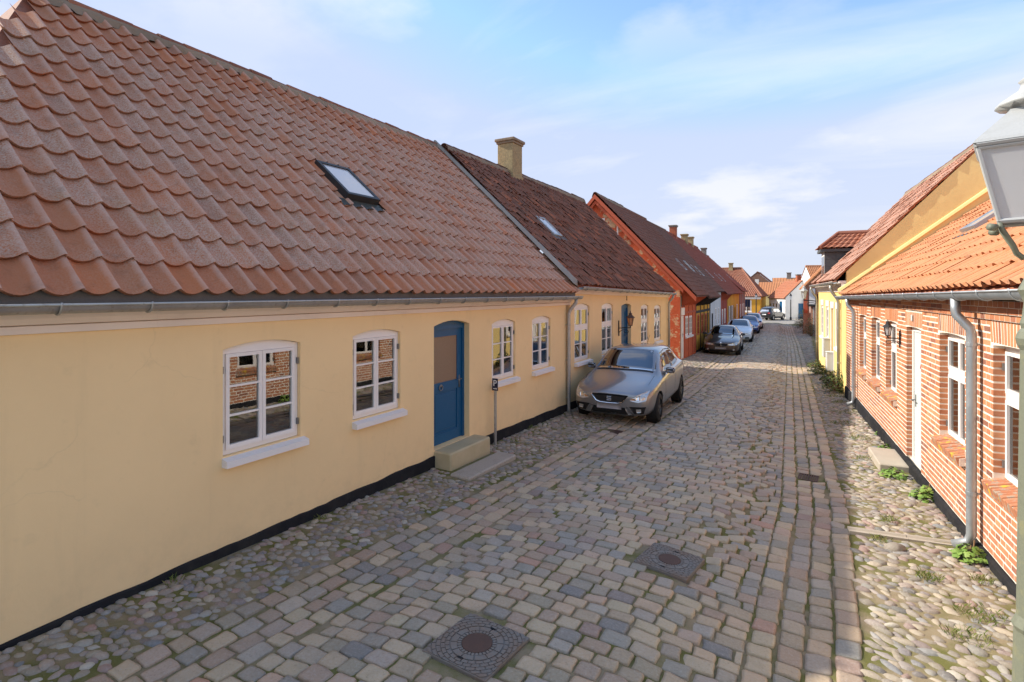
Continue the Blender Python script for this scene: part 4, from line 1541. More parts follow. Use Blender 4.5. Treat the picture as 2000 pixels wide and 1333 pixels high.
def red_house():
    t0, t1 = 24.42, 28.6
    p0, rz, L = row_frame(t0, t1)
    H = House('red_gabled_house', 'red half-timbered house with tall peeling gable and brown roof beyond the alley', p0, rz)
    e = H.e
    g0 = float(slope(t0)) - 0.3
    ops = [(0.12, 0.90, -0.40, 1.55, 0.0), (0.25, 0.85, 1.95, 2.45, 0.0), (1.15, 2.0, 0.58, 1.50, 0.0), (2.2, 3.10, 0.55, 1.48, 0.0)]
    facade(MB(), 0, L, g0 - 0.4, 2.75, [ops[0], ops[2], ops[3]], 0.12).build('wall', 'lime_red', e)
    gy, gz_ = 3.85, 7.22
    # gable end facing up the street
    gb = MB().prism([(0.0, g0 - 0.5), (7.7, g0 - 0.5), (7.7, 2.6), (gy, gz_ - 0.08), (0.0, 2.72)], -0.02, 0.2, 'x')
    gb.build('gable_wall', 'peeling_red', e)
    MB().box(0.3, L, 7.5, 7.7, g0 - 0.5, 2.6).build('back_wall', 'lime_red', e)
    # corner post and frame timbers
    for (x, w) in ((0.0, 0.11), (1.0, 0.10), (2.05, 0.09), (3.2, 0.10), (L - 0.11, 0.11)):
        mt = 'timber_worn' if x == 0.0 else 'timber_red'
        MB().bbox(x, x + w, -0.03, 0.02, g0 + 0.12, 2.55, 0.008).build('post', mt, e)
    for zz in (1.62, 0.42):
        MB().bbox(1.17, L - 0.12, -0.026, 0.02, zz, zz + 0.10, 0.008).build('rail', 'timber_red', e)
    MB().bbox(0.10, 0.98, -0.03, 0.02, 1.58, 1.92, 0.008).build('lintel_panel', 'white_paint', e)
    MB().bbox(0.22, 0.88, -0.02, 0.015, 1.97, 2.46, 0.006).build('loft_hatch', 'timber_black', e)
    panel_door(e, 0.13, 0.89, -0.40, 1.55, 0.04, 'white_paint', None, 0.0)
    window(e, *ops[2], rows=(1, 1, 1), sill='white_paint', parts=False, y=0.0)
    window(e, *ops[3], rows=(1, 1, 1), sill='white_paint', parts=False, y=0.0)
    # roof with deep eaves
    ey, ez = -0.72, 2.42
    X1 = L + 0.0
    kx = (gz_ - ez) / (gy - ey)
    rf = MB().add([(-0.28, ey, ez), (X1, ey, ez), (X1, gy, gz_), (-0.28, gy, gz_), (-0.28, 8.1, ez), (X1, 8.1, ez)], [(0, 1, 2, 3), (3, 2, 5, 4)])
    roof = rf.build('roof', 'tile_brown', e)
    corr_roof(roof, (-0.30, ey, ez + 0.03), (X1 - 0.005, ey, ez + 0.03), (X1 - 0.005, gy, gz_ + 0.03), (-0.30, gy, gz_ + 0.03), 0.22, 0.30, 'tile_brown', 0.035, 0.03)
    ridge_tiles(H, roof, (-0.28, gy, gz_ + 0.06), (X1, gy, gz_ + 0.06), 'tile_brown')
    # barge boards along the verge
    for sgn, yy0 in ((1, ey), (-1, 8.1)):
        for k, (d0, d1, yo) in enumerate(((0.02, -0.20, 0.0), (-0.25, -0.42, 0.10))):
            ye = yy0 if k == 0 else yy0 + sgn * 0.55
            ze_ = ez + kx * abs(ye - yy0)
            MB().add([(-0.34 + yo, ye, ze_ + d0), (-0.34 + yo, gy, gz_ + d0), (-0.34 + yo, gy, gz_ + d1), (-0.34 + yo, ye, ze_ + d1),
                      (-0.29 + yo, ye, ze_ + d0), (-0.29 + yo, gy, gz_ + d0), (-0.29 + yo, gy, gz_ + d1), (-0.29 + yo, ye, ze_ + d1)],
                     [(0, 1, 2, 3), (4, 7, 6, 5), (0, 4, 5, 1), (3, 2, 6, 7), (0, 3, 7, 4), (1, 5, 6, 2)]).build('barge_board', 'timber_red', roof)
    gw = MB().box(-0.05, -0.02, 3.45, 4.0, 5.55, 6.12)
    gwo = gw.build('gable_window', 'white_paint', e)
    MB().box(-0.056, -0.05, 3.53, 3.92, 5.62, 6.05).build('pane', 'glass_car', gwo)
    MB().box(-0.05, -0.02, 2.80, 2.87, 4.9, 5.8).build('gable_stay', 'white_paint', e)
    MB().box(-0.06, -0.02, 1.9, 2.9, 3.95, 4.05).build('gable_rail', 'timber_red', e)
    # rafter feet
    n = 7
    for i in range(n):
        x = 0.35 + i * (L - 0.6) / (n - 1)
        MB().prism([(ey + 0.08, ez + 0.02), (0.0, ez + 0.02 + kx * 0.6), (0.0, 1.98)], x, x + 0.08, 'x').build('rafter_foot', 'timber_red', e)
    sl, nn = Vector((0, 1, kx)).normalized(), Vector((0, -kx, 1)).normalized()
    skylight(roof, (2.6, 0.55, ez + kx * 1.05), (1, 0, 0), sl, nn, 0.55, 0.8, 0.09, 0, 'zinc', 'glass_car')
    return H


red_house()


def row_house(name, label, t0, t1, wall, roofm, ez, ridge, ops, eave=0.3, depth=7.7, timber=None, tparts=(), sky=(), chim=(), plinth=None, sag=0.03, ry=3.85, raf=0):
    p0, rz, L = row_frame(t0, t1)
    H = House(name, label, p0, rz)
    e = H.e
    g0 = float(slope((t0 + t1) / 2)) - 0.25
    wops = [o_[:4] + (0.0,) for o_ in ops]
    facade(MB(), 0, L, g0 - 0.3, ez + 0.12, wops, 0.12).build('wall', wall, e)
    shell(e, 0, L, depth, g0 - 0.3, ez - 0.05, ry, ridge - 0.25, wall)
    if plinth:
        MB().box(0.01, L - 0.01, -0.02, 0.01, g0 - 0.3, g0 + 0.45).build('plinth', plinth, e)
    for o_ in ops:
        kind = o_[4]
        if kind == 'w':
            window(e, o_[0], o_[1], o_[2], o_[3], 0.0, rows=(1, 1, 1), parts=False, y=0.01, sill=None, mat=o_[5] if len(o_) > 5 else 'white_paint')
        else:
            panel_door(e, o_[0], o_[1], o_[2], o_[3], 0.05, kind, None, 0.0, handle=False)
    for (x, w, z0, z1) in tparts:
        MB().bbox(x, x + w, -0.028, 0.02, z0, z1, 0.008).build('post' if z1 - z0 > w else 'rail', timber, e)
    ey = -eave
    kx = (ridge - ez) / (ry - ey)
    rf = MB().add([(0, ey, ez), (L, ey, ez), (L, ry, ridge), (0, ry, ridge), (0, depth + eave, ez), (L, depth + eave, ez)], [(0, 1, 2, 3), (3, 2, 5, 4)])
    roof = rf.build('roof', roofm, e)
    corr_roof(roof, (0.003, ey, ez + 0.03), (L - 0.003, ey, ez + 0.03), (L - 0.003, ry, ridge + 0.03), (0.003, ry, ridge + 0.03), 0.22, 0.30, roofm, 0.035, sag)
    corr_roof(roof, (0.003, depth + eave, ez + 0.03), (L - 0.003, depth + eave, ez + 0.03), (L - 0.003, ry, ridge + 0.03), (0.003, ry, ridge + 0.03), 0.22, 0.30, roofm, 0.035, 0)
    MB().tube([(0, ry, ridge + 0.05), (L, ry, ridge + 0.05)], 0.12, 8).build('ridge_cap', roofm, roof)
    sl, nn = Vector((0, 1, kx)).normalized(), Vector((0, -kx, 1)).normalized()
    for (x, y) in sky:
        skylight(roof, (x, y, ez + kx * (y - ey)), (1, 0, 0), sl, nn, 0.6, 0.85, 0.09, 0, 'zinc', 'glass_car')
    for (x, h, m) in chim:
        chimney(roof, x, ry, ridge - 0.35, ridge + h, 0.55, 0.5, m, 'chim_grey' if m != 'chim_yellow' else 'chim_yellow')
    for i in range(raf):
        x = 0.3 + i * (L - 0.5) / max(1, raf - 1)
        MB().prism([(ey + 0.06, ez + 0.0), (0.0, ez + kx * (0 - ey)), (0.0, ez - 0.42)], x, x + 0.09, 'x').build('rafter_foot', timber, e)
    return H


row_house('ochre_timbered_house', 'ochre house with black timber frame and rafter feet behind the brown saloon car', 28.62, 33.85, 'lime_ochre', 'tile_brown', 2.30, 7.15,
          [(0.55, 1.35, 0.35, 1.45, 'w', 'timber_red'), (1.95, 2.75, 0.35, 1.45, 'w', 'timber_red'), (3.3, 4.1, 0.3, 1.42, 'w', 'timber_red'), (4.5, 5.1, -0.5, 1.4, 'timber_black')],
          0.66, timber='timber_black', tparts=[(0.0, 0.14, -0.75, 2.5), (1.55, 0.11, -0.7, 2.4), (2.9, 0.11, -0.7, 2.4), (4.25, 0.11, -0.7, 2.4), (5.4, 0.13, -0.8, 2.4), (0.15, 5.25, 1.52, 1.66)],
          sky=[(0.9, 0.7), (3.6, 0.72)], raf=8, plinth='tar_black')
row_house('white_house', 'white rendered house with dark door in the row past the brown car', 33.87, 39.9, 'lime_grey', 'tile_brown', 2.62, 7.05,
          [(1.0, 1.8, -0.6, 1.3, 'timber_black'), (2.8, 3.6, 0.4, 1.6, 'w'), (4.4, 5.2, 0.4, 1.6, 'w')], 0.22, sky=[(0.6, 0.72), (2.2, 0.7)], chim=[], timber='timber_grey')
row_house('dark_red_house', 'small dark red half-timbered house between the white and golden houses', 39.92, 44.3, 'lime_darkred', 'tile_red', 2.42, 7.0,
          [(0.6, 1.4, 0.3, 1.4, 'w'), (2.2, 3.0, 0.3, 1.4, 'w')], 0.4, timber='timber_red', tparts=[(0.02, 0.12, -0.9, 2.3), (1.7, 0.12, -0.9, 2.3), (3.4, 0.12, -0.9, 2.3)], sky=[(1.0, 0.7)], chim=[(3.2, 0.85, 'chim_red')], raf=5)
row_house('golden_house', 'golden yellow house with shuttered windows far along the left row', 44.32, 55.7, 'lime_ochre', 'tile_red', 2.45, 6.95,
          [(1.2, 2.2, 0.2, 1.5, 'w'), (3.6, 4.6, 0.2, 1.5, 'w'), (6.4, 7.3, -0.8, 1.3, 'timber_black'), (8.6, 9.6, 0.2, 1.5, 'w')], 0.35, timber='timber_grey',
          tparts=[(0.75, 0.3, 0.2, 1.5), (2.35, 0.3, 0.2, 1.5), (3.1, 0.3, 0.2, 1.5), (4.75, 0.3, 0.2, 1.5)], sky=[(1.2, 0.6), (4.2, 0.6)], chim=[(4.0, 0.7, 'chim_yellow'), (7.2, 0.75, 'chim_yellow')])
row_house('mauve_timbered_house', 'brown mauve half-timbered house at the end of the left row by the crossing', 55.72, 64.6, 'lime_mauve', 'tile_red', 2.62, 6.6,
          [(1.4, 2.3, 0.1, 1.4, 'w'), (4.0, 4.9, 0.1, 1.4, 'w'), (6.4, 7.3, 0.1, 1.4, 'w')], 0.3, timber='timber_red', tparts=[(0.4, 0.14, -1.0, 2.5), (3.0, 0.14, -1.0, 2.5), (5.6, 0.14, -1.0, 2.5), (8.0, 0.14, -1.0, 2.5)],
          sky=[(3.2, 0.9)], chim=[(5.0, 0.75, 'chim_grey')])
# ------------------------------------------------------------------ right side
WDIR = (-0.0742, 0.9972)


def wall_pt(m):
    return (6.43 + WDIR[0] * m, 6.58 + WDIR[1] * m)


RZ_R = math.atan2(-0.9972, 0.0742)


def brick_house():
    ox, oy = wall_pt(10.45)
    H = House('brick_house', 'low red brick house with pale joints and orange tile roof on the right', (ox, oy, 0), RZ_R)
    e = H.e
    L = 14.0
    ops = [(2.25, 3.15, 0.86, 2.13, 0.02), (3.80, 4.70, 0.86, 2.14, 0.02), (5.25, 6.15, 0.86, 2.14, 0.02), (6.83, 7.70, 0.10, 2.13, 0.02), (8.57, 9.52, 0.86, 2.16, 0.02), (10.32, 11.32, 0.86, 2.16, 0.02)]
    wall = facade(MB(), 0, L, -0.4, 2.56, ops, 0.14).build('wall', 'mortar', e)
    shell(e, 0.0, L, 8.2, -0.4, 2.5, 4.1, 5.7, 'mortar', ends=(False, True))
    # ---- bricks
    protos, pidx, items = [], {}, []

    def pid(l, h, dp):
        k = (round(l, 3), round(h, 3), round(dp, 2))
        if k not in pidx:
            pidx[k] = len(protos)
            a, b, c_ = k
            protos.append(cham(-a / 2, a / 2, 0, c_, -b / 2, b / 2, 0.0025))
            protos[-1] = (np.asarray(protos[-1][0]), protos[-1][1])
        return pidx[k]

    def put(x, z, l, h, y, dp=0.11, rot=0.0):
        m = np.eye(4)
        c_, s_ = math.cos(rot), math.sin(rot)
        m[:3, 0] = (c_, 0, -s_)
        m[:3, 2] = (s_, 0, c_)
        m[1, 0] = random.gauss(0, 0.004)
        m[:3, 3] = (x, y + random.gauss(0, 0.0006), z)
        items.append((pid(l, h, dp), m))

    ch, z0 = 0.0665, 0.125
    xlow = 0.0
    xhigh = 11.6
    blocks = [(a, b, zb, zt) for (a, b, zb, zt, r_) in ops] + [(a - 0.07, b + 0.07, zt - 0.01, zt + 0.225) for (a, b, zb, zt, r_) in ops] + [(a - 0.02, b + 0.02, zb - 0.075, zb + 0.01) for (a, b, zb, zt, r_) in ops if zb > 0.5]
    for c_ in range(34):
        zc = z0 + (c_ + 0.5) * ch
        free = [(xlow, xhigh)]
        for (a, b, u, v) in blocks:
            if u < zc + 0.02 and zc - 0.02 < v:
                nf = []
                for (p, q) in free:
                    if b <= p or a >= q:
                        nf.append((p, q))
                        continue
                    if a > p:
                        nf.append((p, a))
                    if b < q:
                        nf.append((b, q))
                free = nf
        st = c_ % 2 == 0
        step = 0.24 if st else 0.12
        off = (0.0 if c_ % 4 == 0 else 0.12) if st else 0.06
        for (p, q) in free:
            k0 = math.ceil((p - off) / step)
            js = []
            while k0 * step + off < q:
                xj = k0 * step + off
                if p + 0.055 < xj < q - 0.055:
                    js.append(xj)
                k0 += 1
            ed = [p] + js + [q]
            for k in range(len(ed) - 1):
                a = ed[k] + (0.0075 if k else -0.004)
                b = ed[k + 1] - (0.0075 if k < len(ed) - 2 else -0.004)
                put((a + b) / 2, zc + random.gauss(0, 0.0012), b - a, 0.0505, -0.003)
    # soldier arches
    for (a, b, zb, zt, r_) in ops:
        n = int(round((b - a + 0.10) / 0.064))
        for i in range(n):
            k = (i + 0.5) / n
            x = a - 0.05 + (b - a + 0.10) * k
            put(x + (k - 0.5) * 0.05, zt + 0.112, 0.045, 0.212, -0.0035, 0.11, (k - 0.5) * 0.42)
    # cornice courses
    x = xlow
    while x < xhigh:
        put(x + 0.06, 2.412, 0.108, 0.054, -0.030, 0.12)
        x += 0.12
    x = xlow
    while x < xhigh:
        put(x + 0.12, 2.474, 0.229, 0.054, -0.052, 0.14)
        x += 0.24
    x = xlow
    while x < xhigh:
        put(x + 0.06, 2.536, 0.108, 0.054, -0.078, 0.16)
        x += 0.12
    mt = MB()
    mt.box(xlow, xhigh, -0.027, 0.0, 2.383, 2.441)
    mt.box(xlow, xhigh, -0.049, 0.0, 2.444, 2.503)
    mt.box(xlow, xhigh, -0.075, 0.0, 2.506, 2.565)
    mt.build('cornice_bed', 'mortar', wall)
    HM = np.asarray(H.M)
    sc_ = []
    for i, (pi, m) in enumerate(items):
        y = in_view((HM @ m)[:3, 3])
        sc_.append((-(1 / y) if y else 0.0, i))
    pick = {i for s_, i in sorted(sc_)[:300] if s_ < 0}
    ms = {}
    for i in sorted(pick):
        pi, m = items[i]
        if pi not in ms:
            ms[pi] = proto_mesh('brick', protos[pi])
        o = obj('brick', ms[pi], 'brick', wall)
        o.matrix_local = Matrix([list(r_) for r_ in m])
    obj('bricks', join_instances('bricks', protos, [items[i] for i in range(len(items)) if i not in pick]), 'brick', wall, False, 'stuff')
    # black sockle
    n = 60
    vs_, fs_ = [], []
    for i in range(n + 1):
        xx = L * i / n
        zt = 0.118 + random.gauss(0, 0.003)
        vs_ += [(xx, -0.05, -0.5), (xx, -0.045, zt - 0.02), (xx, -0.02, zt), (xx, 0.02, zt)]
    for i in range(n):
        for k in range(3):
            fs_.append((4 * i + k, 4 * i + 4 + k, 4 * i + 5 + k, 4 * i + 1 + k))
    MB().add(vs_, fs_).build('plinth', 'tar_black', e)
    # sloping brick sills
    sp = MB()
    sp.v, sp.f = cham(-0.027, 0.027, -0.075, 0.13, -0.05, 0.05, 0.005)
    sme = sp.mesh('sill_brick')
    for (a, b, zb, zt, r_) in ops:
        if zb < 0.5:
            continue
        w = window(e, a, b, zb + 0.0, zt, r_, rows=(1,), cross=0.64, y=0.09, sill=None, curtain=[(a + 0.07, a + 0.25, 'curtain'), (b - 0.25, b - 0.07, 'curtain')] if a > 8 else None)
        ns = int((b - a + 0.06) / 0.064)
        for i in range(ns):
            o = obj('sill_brick', sme, 'sill_brick', w)
            o.location = (a - 0.02 + (i + 0.5) * (b - a + 0.04) / ns, -0.005, zb - 0.045 + random.gauss(0, 0.002))
            o.rotation_euler = (R(14), 0, random.gauss(0, 0.01))
        MB().hexa([(a - 0.02, -0.055, zb - 0.11), (b + 0.02, -0.055, zb - 0.11), (b + 0.02, 0.11, zb - 0.09), (a - 0.02, 0.11, zb - 0.09), (a - 0.02, -0.055, zb - 0.030), (b + 0.02, -0.055, zb - 0.030), (b + 0.02, 0.11, zb + 0.012), (a - 0.02, 0.11, zb + 0.012)]).build('sill_bed', 'mortar', w)
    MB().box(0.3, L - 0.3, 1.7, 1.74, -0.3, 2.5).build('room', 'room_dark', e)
    # pale flush door
    f = MB()
    f.box(6.833, 6.90, 0.07, 0.14, 0.10, 2.11)
    f.box(7.63, 7.697, 0.07, 0.14, 0.10, 2.11)
    f.box(6.90, 7.63, 0.07, 0.14, 2.05, 2.11)
    do = f.build('door', 'white_paint', e)
    MB().bbox(6.905, 7.625, 0.085, 0.13, 0.11, 2.045, 0.005).build('door_leaf', 'pale_door', do)
    h = MB().tube([(6.99, 0.085, 1.02), (6.99, 0.03, 1.02), (7.09, 0.028, 1.02)], 0.009, 8)
    h.box(6.97, 7.01, 0.078, 0.086, 0.92, 1.10)
    h.build('door_handle', 'iron_grey', do)
    t_ = MB()
    cx_, cz_ = 7.30, 1.55
    for i in range(3):
        a0, a1 = R(90 + 120 * i), R(90 + 120 * (i + 1))
        p0, p1 = (cx_ + 0.042 * math.cos(a0), cz_ + 0.042 * math.sin(a0)), (cx_ + 0.042 * math.cos(a1), cz_ + 0.042 * math.sin(a1))
        t_.tube([(p0[0], 0.083, p0[1]), (p1[0], 0.083, p1[1])], 0.006, 4)
    t_.build('warning_sticker', 'red_plastic', do)
    np_ = MB().bbox(7.20, 7.27, -0.022, -0.013, 2.22, 2.31, 0.003).build('number_plate', 'grey_box', e)
    # roof
    ey, ry = -0.16, 4.1
    kx = 0.73
    e0, e1 = 2.545, 2.72
    r0_, r1_ = e0 + kx * (ry - ey), e1 + kx * (ry - ey)
    rf = MB().add([(0, ey, e0 - 0.03), (L, ey, e1 - 0.03), (L, ry, r1_ - 0.03), (0, ry, r0_ - 0.03), (0, 8.4, e0), (L, 8.4, e1)], [(0, 1, 2, 3), (3, 2, 5, 4)])
    roof = rf.build('roof', 'tile_mixed', e)
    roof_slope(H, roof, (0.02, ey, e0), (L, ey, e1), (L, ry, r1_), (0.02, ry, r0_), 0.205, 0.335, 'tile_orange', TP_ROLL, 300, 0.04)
    ridge_tiles(H, roof, (0.02, ry, r0_ + 0.05), (L, ry, r1_ + 0.05), 'tile_orange')
    sl, nn = Vector((0, 1, kx)).normalized(), Vector((0, -kx, 1)).normalized()
    skylight(roof, (4.55, 1.30, e0 + 0.06 + kx * (1.30 - ey)), (1, 0, 0), sl, nn, 0.78, 1.4, 0.13, 0.0, 'zinc_new')
    gutter(e, 0.0, L, -0.20, e0 - 0.035, e1 - 0.035, 0.068, 'zinc_new', 0.7)
    xg = 10.03
    zg = e0 + (e1 - e0) * xg / L - 0.09
    downpipe(e, [(xg - 0.06, -0.20, zg + 0.02), (xg - 0.06, -0.198, zg - 0.12), (xg - 0.055, -0.19, zg - 0.17), (xg - 0.005, -0.095, zg - 0.30), (xg, -0.085, zg - 0.36), (xg, -0.085, 0.20), (xg - 0.01, -0.11, 0.12), (xg - 0.05, -0.22, 0.06)], 0.043, 'zinc_new', [(2.12, (xg, -0.085)), (0.62, (xg, -0.085))])
    xg = 1.93
    zg = e0 + (e1 - e0) * xg / L - 0.09
    downpipe(e, [(xg - 0.06, -0.20, zg + 0.02), (xg - 0.06, -0.198, zg - 0.10), (xg - 0.055, -0.19, zg - 0.15), (xg - 0.005, -0.09, zg - 0.28), (xg, -0.08, zg - 0.34), (xg, -0.08, 0.10), (xg, -0.1, 0.02), (xg - 0.02, -0.2, -0.03)], 0.043, 'zinc_new', [(1.9, (xg, -0.08)), (0.4, (xg, -0.08))])
    return H


brick_house()


def lemon_house():
    ox, oy = wall_pt(19.1)
    H = House('gabled_yellow_house', 'yellow house with bare yellow gable, slate dormer and white window surrounds beside the brick house', (ox, oy, 0), RZ_R)
    e = H.e
    L = 8.645
    ops = [(1.53, 2.40, 0.98, 2.12, 0.02), (3.43, 4.28, 0.98, 2.12, 0.02), (5.00, 5.72, -0.35, 2.10, 0.02), (6.40, 7.30, 0.98, 2.10, 0.02)]
    facade(MB(), 0, L, -0.8, 2.66, ops, 0.14).build('wall', 'stucco_lemon', e)
    ry, rz_, ey, ez = 3.05, 6.42, -0.22, 2.93
    kx = (rz_ - ez) / (ry - ey)
    zf = ez + kx * (0 - ey) + 0.03
    s_ = MB().prism([(0.0, -0.8), (6.1, -0.8), (6.1, zf), (ry, rz_ + 0.03), (0.0, zf)], L - 0.22, L, 'x')
    s_.build('gable_wall', 'stucco_gold', e)
    s_ = MB().prism([(0.0, -0.8), (6.1, -0.8), (6.1, zf), (ry, rz_ - 0.05), (0.0, zf)], 0, 0.2, 'x')
    s_.box(0.2, L - 0.22, 5.9, 6.1, -0.8, zf)
    s_.build('back_wall', 'stucco_lemon', e)
    for i in range(4):
        yo = -0.03 - 0.045 * i
        MB().box(0.0, L - 0.01, yo, 0.01, 2.64 + 0.078 * i, 2.64 + 0.078 * i + 0.072).build('cornice_board', 'white_paint', e)
    for i, (a, b, zb, zt, r_) in enumerate(ops):
        fr = MB()
        fr.box(a - 0.11, a - 0.002, -0.025, 0.0, zb - 0.05, zt + 0.02)
        fr.box(b + 0.002, b + 0.11, -0.025, 0.0, zb - 0.05, zt + 0.02)
        fr.prism([(a - 0.11, zt + 0.02), (b + 0.11, zt + 0.02), (b + 0.16, zt + 0.22), (a - 0.16, zt + 0.22)], -0.028, 0.0)
        fr.build('window_surround', 'white_paint', e)
        if i == 2:
            panel_door(e, a, b, zb, zt, 0.08, 'white_paint', None, 0.02)
        else:
            window(e, a, b, zb, zt, r_, rows=(1, 1, 1), y=0.02, parts=False, sill='white_paint', sill_dz=0.0)
    rf = MB().add([(0, ey, ez), (L - 0.22, ey, ez), (L - 0.22, ry, rz_), (0, ry, rz_), (0, 6.3, ez), (L - 0.22, 6.3, ez)], [(0, 1, 2, 3), (3, 2, 5, 4)])
    roof = rf.build('roof', 'tile_mixed', e)
    zz = ez + 0.03

    def skip(p):
        return 1.45 < p[0] < 2.6 and p[1] < 0.9
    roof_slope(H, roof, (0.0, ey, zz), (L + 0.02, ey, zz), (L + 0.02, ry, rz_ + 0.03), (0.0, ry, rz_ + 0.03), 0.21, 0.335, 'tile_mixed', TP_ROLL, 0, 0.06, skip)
    ridge_tiles(H, roof, (0, ry, rz_ + 0.08), (L + 0.06, ry, rz_ + 0.08), 'tile_mixed')
    # lead flashing strips along the foot of the gable
    MB().hexa([(L - 0.02, -0.2, 2.66), (L + 0.05, -0.2, 2.62), (L + 0.05, 4.1, 6.02), (L - 0.02, 4.1, 6.08), (L - 0.02, -0.2, 2.72), (L + 0.03, -0.2, 2.70), (L + 0.03, 4.1, 6.10), (L - 0.02, 4.1, 6.14)]).build('flashing_fillet', 'stucco_gold', e)
    # dormer
    a, b, z0, z1, yb = 1.45, 2.60, 2.95, 4.12, 0.98
    d_ = MB()
    d_.box(a + 0.04, b - 0.04, 0.0, 0.08, z0, z1)
    do = d_.build('dormer', 'white_paint', roof)
    for xx in (a, b - 0.04):
        MB().prism([(0.0, z0), (0.0, z1), (yb + 0.2, z1), (0.06, z0)], xx, xx + 0.04, 'x').build('dormer_cheek', 'slate', do)
    for j in range(4):
        zz0 = z0 + 0.12 + j * 0.26
        yy1 = max(0.1, (zz0 - ez) / kx + ey)
        for k in range(int((yy1 + 0.12) / 0.36) + 1):
            y0_ = 0.005 + k * 0.36
            y1_ = min(y0_ + 0.35, yy1 + 0.26)
            if y1_ - y0_ > 0.05:
                MB().box(b + 0.001, b + 0.009 + 0.002 * (j % 2), y0_, y1_, zz0, min(zz0 + 0.25, z1 - 0.01)).build('slate', 'slate', do)
    for k in range(2):
        MB().box(a + 0.12 + k * 0.5, a + 0.55 + k * 0.5, -0.004, 0.0, z0 + 0.2, z1 - 0.15).build('pane', 'glass_car', do)
    MB().box(a - 0.12, b + 0.12, -0.14, yb + 0.3, z1, z1 + 0.10).build('dormer_fascia', 'slate', do)
    zr2, ze2 = 4.82, 4.24
    mid = (a + b) / 2
    yr0 = 0.5
    corr_roof(do, (b + 0.16, -0.18, ze2), (b + 0.16, yb + 0.55, ze2), (mid, 1.8, zr2), (mid, yr0, zr2), 0.2, 0.3, 'tile_mixed', 0.035)
    corr_roof(do, (a - 0.16, -0.18, ze2), (a - 0.16, yb + 0.55, ze2), (mid, 1.8, zr2), (mid, yr0, zr2), 0.2, 0.3, 'tile_mixed', 0.035)
    corr_roof(do, (a - 0.16, -0.18, ze2), (b + 0.16, -0.18, ze2), (mid + 0.01, yr0, zr2), (mid - 0.01, yr0, zr2), 0.2, 0.3, 'tile_mixed', 0.035)
    MB().tube([(mid, yr0, zr2 + 0.02), (mid, 1.7, zr2 + 0.02)], 0.09, 8).build('ridge_cap', 'tile_mixed', do)
    MB().tube([(b + 0.14, -0.16, ze2 + 0.04), (mid, yr0, zr2 + 0.03)], 0.07, 8).build('hip_cap', 'tile_mixed', do)
    gutter(e, 0.0, L - 0.02, -0.27, ez - 0.04, ez - 0.02, 0.06, 'zinc', 0.8)
    for (xg, m) in ((7.55, 'zinc'), (0.12, 'zinc')):
        downpipe(e, [(xg, -0.27, 2.83), (xg, -0.265, 2.74), (xg, -0.22, 2.62), (xg, -0.09, 2.42), (xg, -0.07, 2.3), (xg, -0.07, -0.35)], 0.042, m, [(1.6, (xg, -0.07)), (0.6, (xg, -0.07))])
    return H


lemon_house()


# garden wall hidden behind the yellow house's corner
g = MB().box(5.12, 5.4, 25.9, 45.0, -1.0, 1.0)
o = g.build('garden_wall', 'lime_white')
tag(o, 'white garden wall behind the corner of the gabled yellow house', 'wall')


def gable_front(H, W, depth, z0, ez, zr, wall, roofm, eave=0.15, ops=()):
    # house whose gable faces local -y; ridge runs along y
    e = H.e
    g = MB().prism([(0, z0), (W, z0), (W, ez), (W / 2, zr), (0, ez)], 0.0, 0.2, 'y')
    g.box(0, 0.2, 0.2, depth, z0, ez)
    g.box(W - 0.2, W, 0.2, depth, z0, ez)
    g.build('wall', wall, e)
    k = (zr - ez) / (W / 2)
    roof = MB().add([(-eave, -0.02, ez - k * eave + 0.05), (W / 2, -0.02, zr + 0.05), (W / 2, depth, zr + 0.05), (-eave, depth, ez - k * eave + 0.05), (W + eave, -0.02, ez - k * eave + 0.05), (W + eave, depth, ez - k * eave + 0.05)], [(0, 1, 2, 3), (1, 4, 5, 2)]).build('roof', roofm, e)
    for sgn in (0, 1):
        x = -eave if sgn == 0 else W + eave
        corr_roof(roof, (x, -0.05, ez - k * eave + 0.08), (x, depth, ez - k * eave + 0.08), (W / 2, depth, zr + 0.08), (W / 2, -0.05, zr + 0.08), 0.22, 0.3, roofm, 0.045)
    for (a, b, u, v, m) in ops:
        MB().box(a, b, -0.02, 0.02, u, v).build('window' if m in ('glass_car', 'white_paint') else 'door', m, e)
    MB().tube([(W / 2, -0.05, zr + 0.10), (W / 2, depth, zr + 0.10)], 0.11, 8).build('ridge_cap', roofm, roof)
    return roof


def f_brickfar(nt):
    br = nd(nt, 'ShaderNodeTexBrick', {'Vector': nd(nt, 'ShaderNodeMapping', {0: P(nt), 2: (R(90), 0, 0)}).outputs[0], 'Scale': 1.0, 'Mortar Size': 0.007, 'Brick Width': 0.24, 'Row Height': 0.067, 'Color1': (0.50, 0.17, 0.07, 1), 'Color2': (0.42, 0.15, 0.08, 1), 'Mortar': (0.6, 0.5, 0.4, 1)})
    return dict(color=br.outputs[0])


material('brick_plain', f_brickfar, 0.9)
painted('brown_brick', (0.20, 0.12, 0.09), 0.9)

